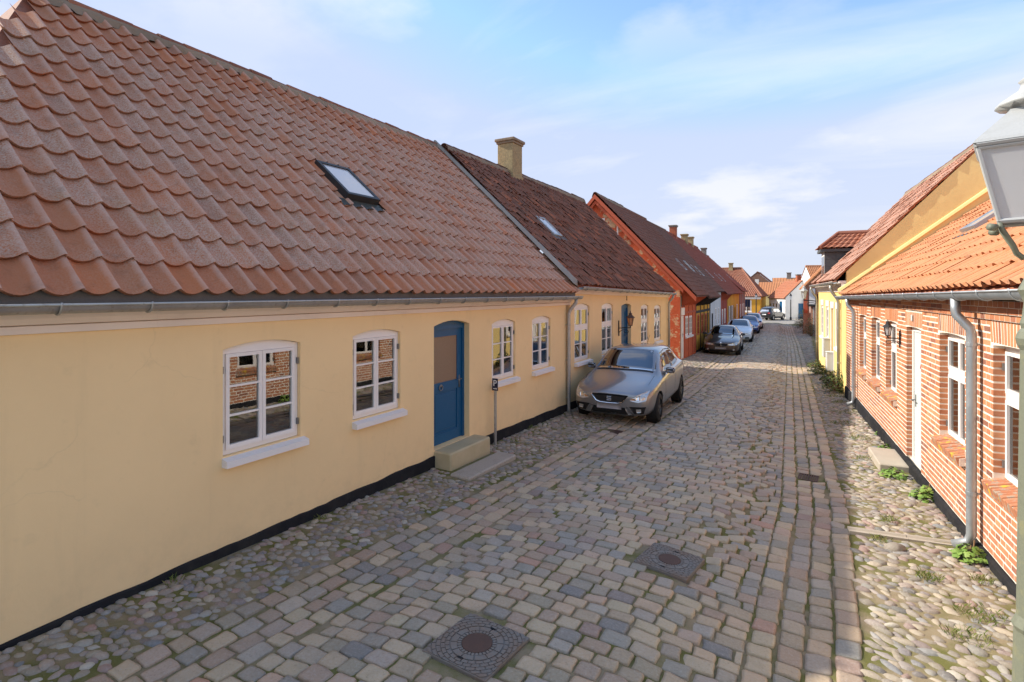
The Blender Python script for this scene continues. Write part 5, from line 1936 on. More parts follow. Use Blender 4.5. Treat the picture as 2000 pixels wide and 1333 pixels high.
# orange brick gable with lean-to
H = House('orange_gabled_house', 'brick house with orange tile verge and white panel beyond the gabled yellow house', (4.0, 50.0, 0), 0.0)
rf = gable_front(H, 7.0, 11.0, -1.0, 2.95, 6.9, 'brick_plain' if 'brick_plain' in MATS else 'lime_red', 'tile_orange', 0.2)
e = H.e
MB().box(0.05, 0.30, -0.08, 0.0, 0.9, 2.75).build('shutter', 'timber_red', e)
MB().box(0.42, 0.85, -0.06, 0.0, 0.9, 2.9).build('panel', 'white_paint', e)
MB().box(0.9, 1.35, -0.07, 0.0, 0.9, 3.1).build('tile_cladding', 'tile_orange', e)
MB().tube([(-0.22, -0.10, 2.78), (3.5, -0.10, 7.0)], 0.14, 8).build('verge_tiles', 'tile_orange', e)
for i in range(12):
    MB().tube([(-0.1 + 0.3 * i, -0.16, 2.86 + 0.335 * i), (0.18 + 0.3 * i, -0.16, 3.18 + 0.335 * i)], 0.13, 8).build('verge_tile', 'tile_orange', e)
# lean-to with orange door
lt = thing('lean_to_shed', 'small lean-to with orange door and dark flat roof against the brick gable', 'shed', (4.55, 47.2, -0.85))
MB().box(0, 1.5, 0.1, 2.75, 0, 2.35).build('wall', 'brick_plain', lt)
MB().box(-0.15, 1.6, -0.1, 2.78, 2.36, 2.48).build('roof', 'timber_black', lt)
MB().box(0.42, 1.25, 0.04, 0.1, 0.05, 2.0).build('door', 'orange_door', lt)
MB().tube([(0.2, 0.02, 2.3), (0.2, 0.02, 0.1)], 0.05, 8).build('downpipe', 'zinc', lt)

# tall white gable facing the street near the crossing
H = House('white_gabled_house', 'tall bright white gable with orange tile roof near the crossing', (2.66, 82.0, 0), math.atan2(-6.0, 2.14))
gable_front(H, 6.4, 9.0, -1.0, 2.85, 5.85, 'lime_white', 'tile_orange', 0.12, [(2.9, 3.4, 3.6, 4.3, 'grey_box')])

# low white house with blue doors across the crossing
az = math.atan2(-5.5, 2.33)
H = House('low_white_house', 'low white house with brown tile roof and blue doors across the crossing', (-0.95, 84.5, 0), az)
e = H.e
facade(MB(), 0, 6.0, -1.0, 1.9, [(3.9, 4.9, -0.88, 1.35, 0.0)], 0.1).build('wall', 'lime_white', e)
sw = MB().prism([(0, -1.0), (4.3, -1.0), (4.3, 1.85), (2.15, 4.05), (0, 1.85)], 5.8, 6.0, 'x')
sw.build('gable_wall', 'lime_white', e)
MB().prism([(0, -1.0), (4.3, -1.0), (4.3, 1.85), (2.15, 4.05), (0, 1.85)], 0.0, 0.2, 'x').build('gable_wall', 'lime_white', e)
panel_door(e, 3.9, 4.9, -0.88, 1.35, 0.04, 'blue_paint', None, 0.0, handle=False)
for x in (0.6, 1.6, 2.7):
    wo = MB().box(x, x + 0.45, -0.02, 0.02, 0.0, 1.1).build('window', 'white_paint', e)
    MB().box(x + 0.06, x + 0.39, -0.03, -0.02, 0.06, 1.04).build('pane', 'glass_car', wo)
MB().box(6.0, 6.04, 1.6, 2.4, -0.9, 1.1).build('door', 'blue_paint', e)
rf = MB().add([(0, -0.2, 1.72), (6.05, -0.2, 1.72), (6.05, 2.15, 4.12), (0, 2.15, 4.12), (0, 4.5, 1.72), (6.05, 4.5, 1.72)], [(0, 1, 2, 3), (3, 2, 5, 4)]).build('roof', 'tile_mixed', e)
corr_roof(rf, (0, -0.2, 1.75), (6.05, -0.2, 1.75), (6.05, 2.15, 4.15), (0, 2.15, 4.15), 0.22, 0.3, 'tile_mixed', 0.03)
chimney(rf, 4.6, 2.15, 3.9, 4.95, 0.5, 0.5, 'chim_red', 'chim_grey')

# yellow corner house across the crossing with hipped roof
H = House('hipped_corner_house', 'yellow corner house with striped red hipped roof across the crossing', (-13.0, 80.0, 0), 0.0)
e = H.e
facade(MB(), 0, 11.3, -1.0, 1.9, [(8.9, 10.2, -0.1, 1.45, 0.0), (5.6, 6.9, -0.1, 1.45, 0.0)], 0.1).build('wall', 'lime_ochre', e)
MB().box(11.1, 11.3, 0.01, 9.0, -1.0, 1.9).build('side_wall', 'lime_ochre', e)
MB().box(0, 11.36, -0.08, 0.0, 1.62, 1.95).build('cornice', 'white_paint', e)
window(e, 8.9, 10.2, -0.1, 1.45, 0.0, rows=(1, 1), cross=0.6, y=0.0, sill='white_paint', parts=False, fw=0.12)
window(e, 5.6, 6.9, -0.1, 1.45, 0.0, rows=(1, 1), cross=0.6, y=0.0, sill='white_paint', parts=False, fw=0.12)
rf = MB().add([(0, -0.25, 1.93), (11.55, -0.25, 1.93), (8.4, 4.6, 6.0), (2, 4.6, 6.0), (11.55, 9.3, 1.93), (0, 9.3, 1.93)], [(0, 1, 2, 3), (1, 4, 2), (3, 2, 4, 5)]).build('roof', 'tile_mixed', e)
corr_roof(rf, (0, -0.25, 1.96), (11.55, -0.25, 1.96), (8.4, 4.6, 6.03), (2, 4.6, 6.03), 0.28, 0.36, 'tile_mixed', 0.10)
corr_roof(rf, (11.57, -0.25, 1.96), (11.57, 9.3, 1.96), (8.42, 4.65, 6.03), (8.42, 4.55, 6.03), 0.28, 0.36, 'tile_mixed', 0.10)
MB().tube([(11.5, -0.2, 2.02), (8.4, 4.6, 6.1), (2, 4.6, 6.1)], 0.13, 8).build('ridge_cap', 'tile_mixed', rf)
chimney(rf, 7.0, 4.4, 5.6, 6.85, 0.55, 0.5, 'chim_yellow', 'chim_yellow')

# small yellow house and orange roofs further back
H = House('distant_yellow_house', 'small pale yellow house with orange roof behind the dark car', (-3.0, 96.0, 0), R(8))
e = H.e
facade(MB(), 0, 7.0, -1.0, 2.2, [], 0.1).build('wall', 'stucco_gold', e)
MB().prism([(0, -1.0), (6, -1.0), (6, 2.2), (3, 4.1), (0, 2.2)], 0.0, 0.2, 'x').build('gable_wall', 'stucco_lemon', e)
rf = MB().add([(-0.1, -0.2, 2.1), (7, -0.2, 2.1), (7, 3, 4.15), (-0.1, 3, 4.15), (-0.1, 6.2, 2.1), (7, 6.2, 2.1)], [(0, 1, 2, 3), (3, 2, 5, 4)]).build('roof', 'tile_orange', e)
corr_roof(rf, (-0.1, -0.2, 2.13), (7, -0.2, 2.13), (7, 3, 4.18), (-0.1, 3, 4.18), 0.25, 0.33, 'tile_orange', 0.06)
H = House('distant_orange_roofed_house', 'far house with wide orange roof and grey chimney rising behind the low white house', (-1.8, 106.0, 0), R(4))
e = H.e
MB().box(0, 8, 0, 6, -1.0, 2.6).build('wall', 'stucco_gold', e)
rf = MB().prism([(-0.2, 2.5), (6.2, 2.5), (3, 5.1)], -0.1, 8.1, 'x').build('roof', 'tile_orange', e)
corr_roof(rf, (-0.1, -0.2, 2.53), (8.1, -0.2, 2.53), (8.1, 3, 5.13), (-0.1, 3, 5.13), 0.25, 0.33, 'tile_orange', 0.06)
chimney(rf, 2.6, 3, 4.8, 6.1, 0.7, 0.6, 'chim_grey', 'chim_grey')
H = House('distant_brick_gable', 'far brown brick gable peak rising behind the corner house', (-8.0, 112.0, 0), 0.0)
gable_front(H, 6.2, 8.0, -1.0, 3.6, 6.3, 'brown_brick', 'tile_mixed', 0.15, [(2.7, 3.4, 4.0, 5.0, 'grey_box')])
# ------------------------------------------------------------------ cars
def hull_mesh(S):
    # S: list of stations (y, half width, z bottom, z mid, z shoulder, z top, glass base half width, roof edge half width, z roof edge)
    rows_ = []
    for (y, w, zb, zm, zs, zt, wg, wr, ze) in S:
        rows_.append([(0, y, zb), (w * 0.80, y, zb), (w * 0.97, y, zb + 0.07), (w, y, zm), (w * 0.985, y, zs - 0.05), (w * 0.955, y, zs), (wg, y, zs + 0.012), (wr, y, ze), (wr * 0.62, y, zt - 0.012), (0, y, zt)])
    n = len(rows_[0])
    vs_, fs_ = [], []
    full = []
    for r_ in rows_:
        ring = [(x, y, z) for (x, y, z) in r_] + [(-x, y, z) for (x, y, z) in r_[-2:0:-1]]
        full.append(ring)
    m = len(full[0])
    for ring in full:
        vs_ += ring
    for i in range(len(full) - 1):
        for k in range(m):
            k2 = (k + 1) % m
            fs_.append((i * m + k, i * m + k2, (i + 1) * m + k2, (i + 1) * m + k))
    fs_.append(tuple(range(m))[::-1])
    fs_.append(tuple(range((len(full) - 1) * m, len(full) * m)))
    me = bpy.data.meshes.new('body')
    me.from_pydata(vs_, [], fs_)
    me.update()
    return me


def car(name, label, S, paint, loc, rz, axles, wheel_r, track, panes, front, rim='rim_dark', mirrors=None, group='cars parked along the street', wheel_w=0.2):
    root = thing(name, label, 'car', loc, rz, group)
    tmp = bpy.data.objects.new('tmp', hull_mesh(S))
    col.objects.link(tmp)
    ss = tmp.modifiers.new('s', 'SUBSURF')
    ss.levels = ss.render_levels = 2
    cut = MB()
    for ya in axles:
        for sx in (-1, 1):
            n = 28
            r_ = wheel_r + 0.055
            a, b = sx * (track - wheel_w * 0.62), sx * (track + 0.5)
            vs_ = [(x, ya + r_ * math.cos(2 * math.pi * k / n), wheel_r + r_ * math.sin(2 * math.pi * k / n)) for x in (a, b) for k in range(n)]
            fs_ = [(k, (k + 1) % n, n + (k + 1) % n, n + k) for k in range(n)] + [tuple(range(n))[::-1], tuple(range(n, 2 * n))]
            if sx < 0:
                fs_ = [f[::-1] for f in fs_]
            cut.add(vs_, fs_)
    cme = cut.mesh('cut')
    bmx = bmesh.new()
    bmx.from_mesh(cme)
    bmesh.ops.recalc_face_normals(bmx, faces=bmx.faces)
    bmx.to_mesh(cme)
    bmx.free()
    cob = bpy.data.objects.new('cut', cme)
    col.objects.link(cob)
    bmx = bmesh.new()
    bmx.from_mesh(tmp.data)
    bmesh.ops.recalc_face_normals(bmx, faces=bmx.faces)
    bmx.to_mesh(tmp.data)
    bmx.free()
    dg = bpy.context.evaluated_depsgraph_get()
    smooth_me = bpy.data.meshes.new_from_object(tmp.evaluated_get(dg))
    bv = BVHTree.FromPolygons([v.co.copy() for v in smooth_me.vertices], [tuple(p.vertices) for p in smooth_me.polygons])
    bo = tmp.modifiers.new('b', 'BOOLEAN')
    bo.operation = 'DIFFERENCE'
    bo.object = cob
    bo.solver = 'EXACT'
    dg = bpy.context.evaluated_depsgraph_get()
    body_me = bpy.data.meshes.new_from_object(tmp.evaluated_get(dg))
    bpy.data.objects.remove(tmp)
    bpy.data.objects.remove(cob)
    body_me.materials.clear()
    body = obj('body', body_me, paint, root, True)
    try:
        body_me.set_sharp_from_angle(angle=R(40))
    except Exception:
        pass

    def patch(nm, lo, hi, mat, view, off=0.006, nu=8, nv=4, parent=root, mirror=False, thick=0.012):
        # ruled patch between two outlines drawn in one view, laid on the body
        for sg in ((1, -1) if mirror else (1,)):
            V, ok = [], True

            def samp(poly, k):
                q = k * (len(poly) - 1)
                i = min(int(q), len(poly) - 2)
                f = q - i
                return [poly[i][j] * (1 - f) + poly[i + 1][j] * f for j in (0, 1)]

            inner = []
            for iv in range(nv + 1):
                for iu in range(nu + 1):
                    a, b = samp(lo, iu / nu), samp(hi, iu / nu)
                    p, z = [a[j] + (b[j] - a[j]) * iv / nv for j in (0, 1)]
                    if view == 'front':
                        o_, d_ = Vector((p * sg, -3, z)), Vector((0, 1, 0))
                    elif view == 'rear':
                        o_, d_ = Vector((p * sg, 9, z)), Vector((0, -1, 0))
                    elif view == 'top':
                        o_, d_ = Vector((p * sg, z, 4)), Vector((0, 0, -1))
                    else:
                        o_, d_ = Vector((3 * sg, p, z)), Vector((-sg, 0, 0))
                    h, nrm, idx, dist = bv.ray_cast(o_, d_)
                    if h is None:
                        h, nrm = bv.find_nearest(o_ + d_ * 2.2)[:2]
                    if nrm.dot(d_) > 0:
                        nrm = -nrm
                    V.append(h + nrm * off)
                    inner.append(h - nrm * thick)
            m = MB()
            w = nu + 1
            F = [(j * w + i, j * w + i + 1, (j + 1) * w + i + 1, (j + 1) * w + i) for j in range(nv) for i in range(nu)]
            N = len(V)
            edge = [i for i in range(w)] + [j * w + nu for j in range(1, nv + 1)] + [nv * w + i for i in range(nu - 1, -1, -1)] + [j * w for j in range(nv - 1, 0, -1)]
            F += [(edge[k], edge[(k + 1) % len(edge)], N + edge[(k + 1) % len(edge)], N + edge[k]) for k in range(len(edge))]
            m.add(V + inner, F)
            m.build(nm, mat, parent, True)

    for a in panes:
        patch(*a[:5], **(a[5] if len(a) > 5 else {}))
    for a in front:
        patch(*a[:5], **(a[5] if len(a) > 5 else {}))
    # wheels
    ty = MB()
    prof = []
    w2 = wheel_w / 2
    for (rr, xx) in ((0.64, -w2), (0.90, -w2), (0.975, -w2 * 0.85), (1.0, -w2 * 0.6), (1.0, w2 * 0.6), (0.975, w2 * 0.85), (0.90, w2), (0.64, w2)):
        prof.append((rr * wheel_r, xx))
    ty.lathe(prof, 28, None, 0, False)
    ty_me = ty.mesh('tyre')
    rm = MB()
    rr = wheel_r * 0.66
    rm.lathe([(rr, -w2 * 0.8), (rr, w2 * 0.82), (rr * 0.93, w2 * 0.86), (rr * 0.90, w2 * 0.45), (0.02, w2 * 0.40)], 28, None, 0, False)
    for k in range(5):
        a = 2 * math.pi * k / 5
        mm = Matrix.Rotation(a, 4, 'Z')
        rm.hexa([tuple(mm @ Vector(p)) for p in [(-0.035, 0.03, w2 * 0.4), (0.035, 0.03, w2 * 0.4), (0.026, rr * 0.94, w2 * 0.4), (-0.026, rr * 0.94, w2 * 0.4), (-0.03, 0.03, w2 * 0.72), (0.03, 0.03, w2 * 0.72), (0.022, rr * 0.94, w2 * 0.86), (-0.022, rr * 0.94, w2 * 0.86)]])
    rm.lathe([(0.055, w2 * 0.4), (0.05, w2 * 0.8), (0.0, w2 * 0.84)], 12, None, 0, False)
    rm_me = rm.mesh('rim')
    li = MB().lathe([(wheel_r + 0.05, -0.16), (wheel_r + 0.05, 0.04)], 24, None, 0, False)
    li_me = li.mesh('wheel_arch_liner')
    for ya in axles:
        for sx in (-1, 1):
            wo = obj('wheel', ty_me, 'rubber', root, True)
            wo.location = (sx * (track - w2 + 0.015), ya, wheel_r)
            wo.rotation_euler = (0, R(90 * sx), 0)
            obj('rim', rm_me, rim, wo, False)
            lo = obj('wheel_arch_liner', li_me, 'black_plastic', root, True)
            lo.location = (sx * (track - 0.05), ya, wheel_r)
            lo.rotation_euler = (0, R(90 * sx), 0)
    if mirrors:
        yx, xx, zz = mirrors
        for sx in (-1, 1):
            mb = MB()
            V0, F0 = cham(-0.10, 0.10, -0.05, 0.05, -0.065, 0.065, 0.03)
            mb.add(V0, F0, Matrix.Translation((sx * (xx + 0.13), yx, zz)))
            mb.tube([(sx * (xx - 0.04), yx + 0.03, zz - 0.05), (sx * (xx + 0.08), yx + 0.01, zz - 0.03)], 0.025, 8)
            mo = mb.build('door_mirror', paint, root, True)
            MB().box(sx * (xx + 0.13) - 0.08, sx * (xx + 0.13) + 0.08, yx + 0.051, yx + 0.055, zz - 0.05, zz + 0.05).build('mirror_glass', 'chrome', mo)
    return root, bv


def scaled(S, sy, sx, sz):
    return [(a * sy, b * sx, c_ * sz, d * sz, e_ * sz, f * sz, g_ * sx, h * sx, i * sz) for (a, b, c_, d, e_, f, g_, h, i) in S]


HATCH = [
    # y, w, zb, zm, zs, zt, wg, wr, ze
    (0.000, 0.620, 0.300, 0.450, 0.600, 0.655, 0.560, 0.440, 0.645),
    (0.050, 0.720, 0.240, 0.450, 0.640, 0.705, 0.660, 0.520, 0.690),
    (0.180, 0.820, 0.200, 0.470, 0.690, 0.765, 0.750, 0.600, 0.745),
    (0.450, 0.865, 0.200, 0.520, 0.760, 0.845, 0.790, 0.660, 0.825),
    (0.850, 0.885, 0.200, 0.550, 0.835, 0.925, 0.800, 0.660, 0.910),
    (1.100, 0.888, 0.200, 0.570, 0.880, 0.985, 0.800, 0.680, 0.955),
    (1.220, 0.888, 0.200, 0.570, 0.900, 1.049, 0.815, 0.697, 1.006),
    (1.550, 0.890, 0.200, 0.580, 0.920, 1.275, 0.805, 0.684, 1.232),
    (1.850, 0.890, 0.200, 0.580, 0.935, 1.430, 0.800, 0.655, 1.390),
    (2.100, 0.890, 0.200, 0.580, 0.945, 1.470, 0.800, 0.640, 1.430),
    (2.600, 0.890, 0.200, 0.580, 0.965, 1.480, 0.795, 0.630, 1.435),
    (3.100, 0.885, 0.200, 0.580, 0.985, 1.460, 0.785, 0.615, 1.410),
    (3.500, 0.875, 0.220, 0.580, 1.000, 1.415, 0.760, 0.585, 1.355),
    (3.720, 0.855, 0.250, 0.580, 1.000, 1.330, 0.735, 0.567, 1.259),
    (3.900, 0.830, 0.280, 0.600, 0.980, 1.132, 0.715, 0.559, 1.085),
    (4.020, 0.760, 0.320, 0.620, 0.900, 0.970, 0.660, 0.540, 0.950),
    (4.060, 0.680, 0.380, 0.620, 0.840, 0.900, 0.600, 0.500, 0.880)]

SALOON = [
    (0.00, 0.60, 0.28, 0.42, 0.60, 0.66, 0.54, 0.42, 0.65),
    (0.06, 0.72, 0.22, 0.43, 0.64, 0.70, 0.66, 0.52, 0.69),
    (0.22, 0.82, 0.19, 0.46, 0.68, 0.755, 0.75, 0.60, 0.74),
    (0.60, 0.88, 0.18, 0.52, 0.75, 0.84, 0.80, 0.66, 0.825),
    (1.10, 0.90, 0.18, 0.55, 0.82, 0.92, 0.82, 0.68, 0.905),
    (1.45, 0.905, 0.18, 0.56, 0.86, 0.965, 0.82, 0.69, 0.945),
    (1.58, 0.905, 0.18, 0.56, 0.88, 1.02, 0.82, 0.70, 0.98),
    (1.95, 0.905, 0.18, 0.57, 0.90, 1.22, 0.80, 0.65, 1.17),
    (2.30, 0.905, 0.18, 0.57, 0.915, 1.375, 0.79, 0.60, 1.32),
    (2.60, 0.905, 0.18, 0.57, 0.925, 1.42, 0.79, 0.585, 1.365),
    (3.10, 0.905, 0.18, 0.57, 0.94, 1.425, 0.785, 0.575, 1.365),
    (3.60, 0.90, 0.19, 0.57, 0.95, 1.36, 0.77, 0.55, 1.30),
    (3.95, 0.885, 0.20, 0.57, 0.96, 1.20, 0.75, 0.60, 1.14),
    (4.20, 0.87, 0.23, 0.57, 0.96, 1.05, 0.77, 0.66, 1.03),
    (4.48, 0.83, 0.28, 0.58, 0.92, 1.01, 0.74, 0.62, 1.00),
    (4.60, 0.74, 0.34, 0.60, 0.86, 0.95, 0.66, 0.54, 0.94),
    (4.63, 0.66, 0.40, 0.60, 0.80, 0.90, 0.58, 0.48, 0.89)]


def hatch_panes():
    ws_lo = [(-0.68, 1.015), (-0.35, 1.035), (0, 1.04), (0.35, 1.035), (0.68, 1.015)]
    ws_hi = [(-0.585, 1.385), (-0.3, 1.42), (0, 1.427), (0.3, 1.42), (0.585, 1.385)]
    G = []
    G.append(('windscreen', ws_lo, ws_hi, 'glass_car', 'front', dict(nu=14, nv=8, off=0.003)))
    G.append(('front_side_window', [(1.50, 0.985), (2.42, 0.995)], [(1.90, 1.345), (2.42, 1.39)], 'glass_car', 'side', dict(mirror=True, off=0.004)))
    G.append(('rear_side_window', [(2.48, 0.995), (3.28, 1.045)], [(2.48, 1.39), (3.12, 1.355)], 'glass_car', 'side', dict(mirror=True, off=0.004)))
    G.append(('rear_window', [(-0.50, 1.08), (0.50, 1.08)], [(-0.46, 1.30), (0.46, 1.30)], 'glass_car', 'rear', dict(nu=8, nv=4, off=0.004)))
    return G


def lay_wheels_z(x, y):
    return gz(x, y)


def seat_car():
    loc = (1.20, 10.72, gz(1.2, 12.2) + 0.012)
    F = []
    # grille with bright surround
    F.append(('grille_surround', [(-0.29, 0.50), (-0.20, 0.475), (0, 0.468), (0.20, 0.475), (0.29, 0.50)], [(-0.40, 0.645), (-0.2, 0.655), (0, 0.658), (0.2, 0.655), (0.40, 0.645)], 'chrome', 'front', dict(nu=12, nv=4, off=0.003)))
    F.append(('grille', [(-0.275, 0.515), (-0.19, 0.492), (0, 0.486), (0.19, 0.492), (0.275, 0.515)], [(-0.375, 0.633), (-0.2, 0.641), (0, 0.644), (0.2, 0.641), (0.375, 0.633)], 'black_plastic', 'front', dict(nu=12, nv=4, off=0.007)))
    for sg in (1, -1):
        F.append(('headlight', [(sg * 0.435, 0.545), (sg * 0.60, 0.52), (sg * 0.745, 0.555)], [(sg * 0.455, 0.605), (sg * 0.62, 0.675), (sg * 0.775, 0.735)], 'lamp_clear', 'front', dict(nu=8, nv=4, off=0.006)))
        F.append(('indicator', [(sg * 0.46, 0.565), (sg * 0.53, 0.555)], [(sg * 0.475, 0.59), (sg * 0.54, 0.60)], 'lamp_amber', 'front', dict(nu=3, nv=2, off=0.010)))
        F.append(('headlight_projector', [(sg * 0.56, 0.56), (sg * 0.64, 0.565)], [(sg * 0.56, 0.635), (sg * 0.64, 0.65)], 'chrome', 'front', dict(nu=3, nv=3, off=0.011)))
        F.append(('fog_recess', [(sg * 0.52, 0.275), (sg * 0.70, 0.29)], [(sg * 0.42, 0.425), (sg * 0.745, 0.435)], 'black_plastic', 'front', dict(nu=6, nv=4, off=0.004)))
        F.append(('fog_lamp', [(sg * 0.575, 0.315), (sg * 0.66, 0.325)], [(sg * 0.56, 0.385), (sg * 0.66, 0.395)], 'lamp_clear', 'front', dict(nu=4, nv=3, off=0.010)))
        F.append(('door_handle', [(sg * 0, 0), (1, 0)], [(0, 0), (1, 0)], 'paint_grey', 'front') if False else ('bumper_blade', [(sg * 0.40, 0.265), (sg * 0.49, 0.27)], [(sg * 0.33, 0.40), (sg * 0.39, 0.425)], 'paint_grey', 'front', dict(nu=3, nv=4, off=0.014)))
    F.append(('lower_intake', [(-0.42, 0.255), (0, 0.245), (0.42, 0.255)], [(-0.345, 0.395), (0, 0.385), (0.345, 0.395)], 'black_plastic', 'front', dict(nu=10, nv=4, off=0.004)))
    F.append(('number_plate', [(-0.26, 0.355), (0.26, 0.355)], [(-0.26, 0.465), (0.26, 0.465)], 'plate', 'front', dict(nu=6, nv=2, off=0.020, thick=-0.002)))
    F.append(('lip', [(-0.55, 0.222), (0, 0.212), (0.55, 0.222)], [(-0.55, 0.240), (0, 0.232), (0.55, 0.240)], 'iron_grey', 'front', dict(nu=8, nv=1, off=0.012)))
    for sg in (1, -1):
        F.append(('door_handle', [(2.22, 0.86), (2.40, 0.865)], [(2.22, 0.885), (2.40, 0.89)], 'paint_grey', 'side', dict(nu=4, nv=2, off=0.022)))
        break
    F.append(('door_gap', [(2.445, 0.30), (2.452, 0.30)], [(2.445, 0.985), (2.452, 0.985)], 'black_plastic', 'side', dict(nu=1, nv=8, off=0.0015, mirror=True)))
    F.append(('door_gap', [(1.40, 0.32), (1.407, 0.32)], [(1.36, 0.93), (1.367, 0.93)], 'black_plastic', 'side', dict(nu=1, nv=8, off=0.0015, mirror=True)))
    F.append(('sill_trim', [(1.15, 0.225), (3.0, 0.225)], [(1.15, 0.26), (3.0, 0.26)], 'black_plastic', 'side', dict(nu=8, nv=1, off=0.004, mirror=True)))
    F.append(('bonnet_gap', [(-0.70, 0.50), (-0.70, 1.06)], [(-0.694, 0.50), (-0.694, 1.06)], 'black_plastic', 'top', dict(nu=6, nv=1, off=0.0012)))
    F.append(('bonnet_gap', [(0.70, 0.50), (0.70, 1.06)], [(0.694, 0.50), (0.694, 1.06)], 'black_plastic', 'top', dict(nu=6, nv=1, off=0.0012)))
    F.append(('wiper_cowl', [(-0.64, 1.155), (0, 1.125), (0.64, 1.155)], [(-0.65, 1.205), (0, 1.18), (0.65, 1.205)], 'black_plastic', 'top', dict(nu=8, nv=2, off=0.004)))
    F.append(('taillight', [(3.86, 0.82), (4.0, 0.80)], [(3.84, 0.96), (3.96, 0.94)], 'lamp_red', 'side', dict(nu=4, nv=3, off=0.005, mirror=True)))
    S = HATCH
    root, bv = car('grey_hatchback', 'metallic grey hatchback parked against the yellow house, front towards the viewer', S, 'paint_grey', loc, R(2.1), (0.80, 3.36), 0.305, 0.865, hatch_panes(), F, 'rim_dark', (1.62, 0.80, 1.0))
    # S-shaped badge on the grille
    h = bv.ray_cast(Vector((0, -3, 0.565)), Vector((0, 1, 0)))[0]
    b = MB()
    y = h.y - 0.02
    for (x0, x1, z0, z1) in ((-0.045, 0.05, 0.592, 0.612), (-0.05, -0.028, 0.572, 0.612), (-0.05, 0.05, 0.556, 0.574), (0.028, 0.05, 0.52, 0.562), (-0.05, 0.045, 0.520, 0.538)):
        b.bbox(x0, x1, y, y + 0.014, z0, z1, 0.003)
    b.build('badge', 'chrome', root)
    MB().tube([(0.0, 3.35, 1.40), (0.0, 3.62, 1.62)], 0.004, 5).build('aerial', 'black_plastic', root)


seat_car()


def saloon_car():
    S = SALOON
    G = [('windscreen', [(-0.68, 0.995), (0, 1.02), (0.68, 0.995)], [(-0.55, 1.335), (0, 1.37), (0.55, 1.335)], 'glass_car', 'front', dict(nu=12, nv=8, off=0.003)),
         ('front_side_window', [(1.90, 0.96), (2.85, 0.97)], [(2.32, 1.285), (2.85, 1.335)], 'glass_car', 'side', dict(mirror=True, off=0.004)),
         ('rear_side_window', [(2.90, 0.97), (3.75, 1.01)], [(2.90, 1.335), (3.52, 1.30)], 'glass_car', 'side', dict(mirror=True, off=0.004)),
         ('rear_window', [(-0.5, 1.06), (0.5, 1.06)], [(-0.46, 1.3), (0.46, 1.3)], 'glass_car', 'rear', dict(off=0.004))]
    F = []
    for sg in (1, -1):
        F.append(('kidney_surround', [(sg * 0.02, 0.51), (sg * 0.10, 0.495), (sg * 0.27, 0.515)], [(sg * 0.02, 0.625), (sg * 0.15, 0.635), (sg * 0.31, 0.625)], 'chrome', 'front', dict(nu=6, nv=4, off=0.004)))
        F.append(('kidney_grille', [(sg * 0.04, 0.525), (sg * 0.11, 0.510), (sg * 0.26, 0.53)], [(sg * 0.04, 0.61), (sg * 0.15, 0.622), (sg * 0.29, 0.612)], 'black_plastic', 'front', dict(nu=6, nv=4, off=0.009)))
        F.append(('headlight', [(sg * 0.345, 0.555), (sg * 0.56, 0.545), (sg * 0.75, 0.58)], [(sg * 0.345, 0.625), (sg * 0.56, 0.66), (sg * 0.79, 0.70)], 'lamp_clear', 'front', dict(nu=8, nv=3, off=0.006)))
        F.append(('fog_lamp', [(sg * 0.56, 0.315), (sg * 0.64, 0.315)], [(sg * 0.56, 0.375), (sg * 0.64, 0.375)], 'lamp_clear', 'front', dict(nu=3, nv=2, off=0.008)))
    F.append(('lower_intake', [(-0.62, 0.245), (0, 0.235), (0.62, 0.245)], [(-0.68, 0.315), (0, 0.30), (0.68, 0.315)], 'black_plastic', 'front', dict(nu=10, nv=3, off=0.004)))
    F.append(('number_plate', [(-0.26, 0.36), (0.26, 0.36)], [(-0.26, 0.47), (0.26, 0.47)], 'plate', 'front', dict(nu=6, nv=2, off=0.018, thick=-0.002)))
    root, bv = car('brown_saloon', 'dark brown saloon car with twin-kidney grille parked by the ochre timbered house', S, 'paint_brown', (0.78, 28.5, gz(0.8, 30.3) + 0.01), R(4), (0.80, 3.61), 0.32, 0.88, G, F, 'rim_silver', (2.0, 0.82, 0.98))
    h = bv.ray_cast(Vector((0, -3, 0.66)), Vector((0, 1, 0)))[0]
    MB().lathe([(0.038, 0), (0.038, 0.012), (0.03, 0.016)], 14, Matrix.Translation((h.x, h.y + 0.004, h.z + 0.01)) @ Matrix.Rotation(R(60), 4, 'X')).build('badge', 'chrome', root)


saloon_car()


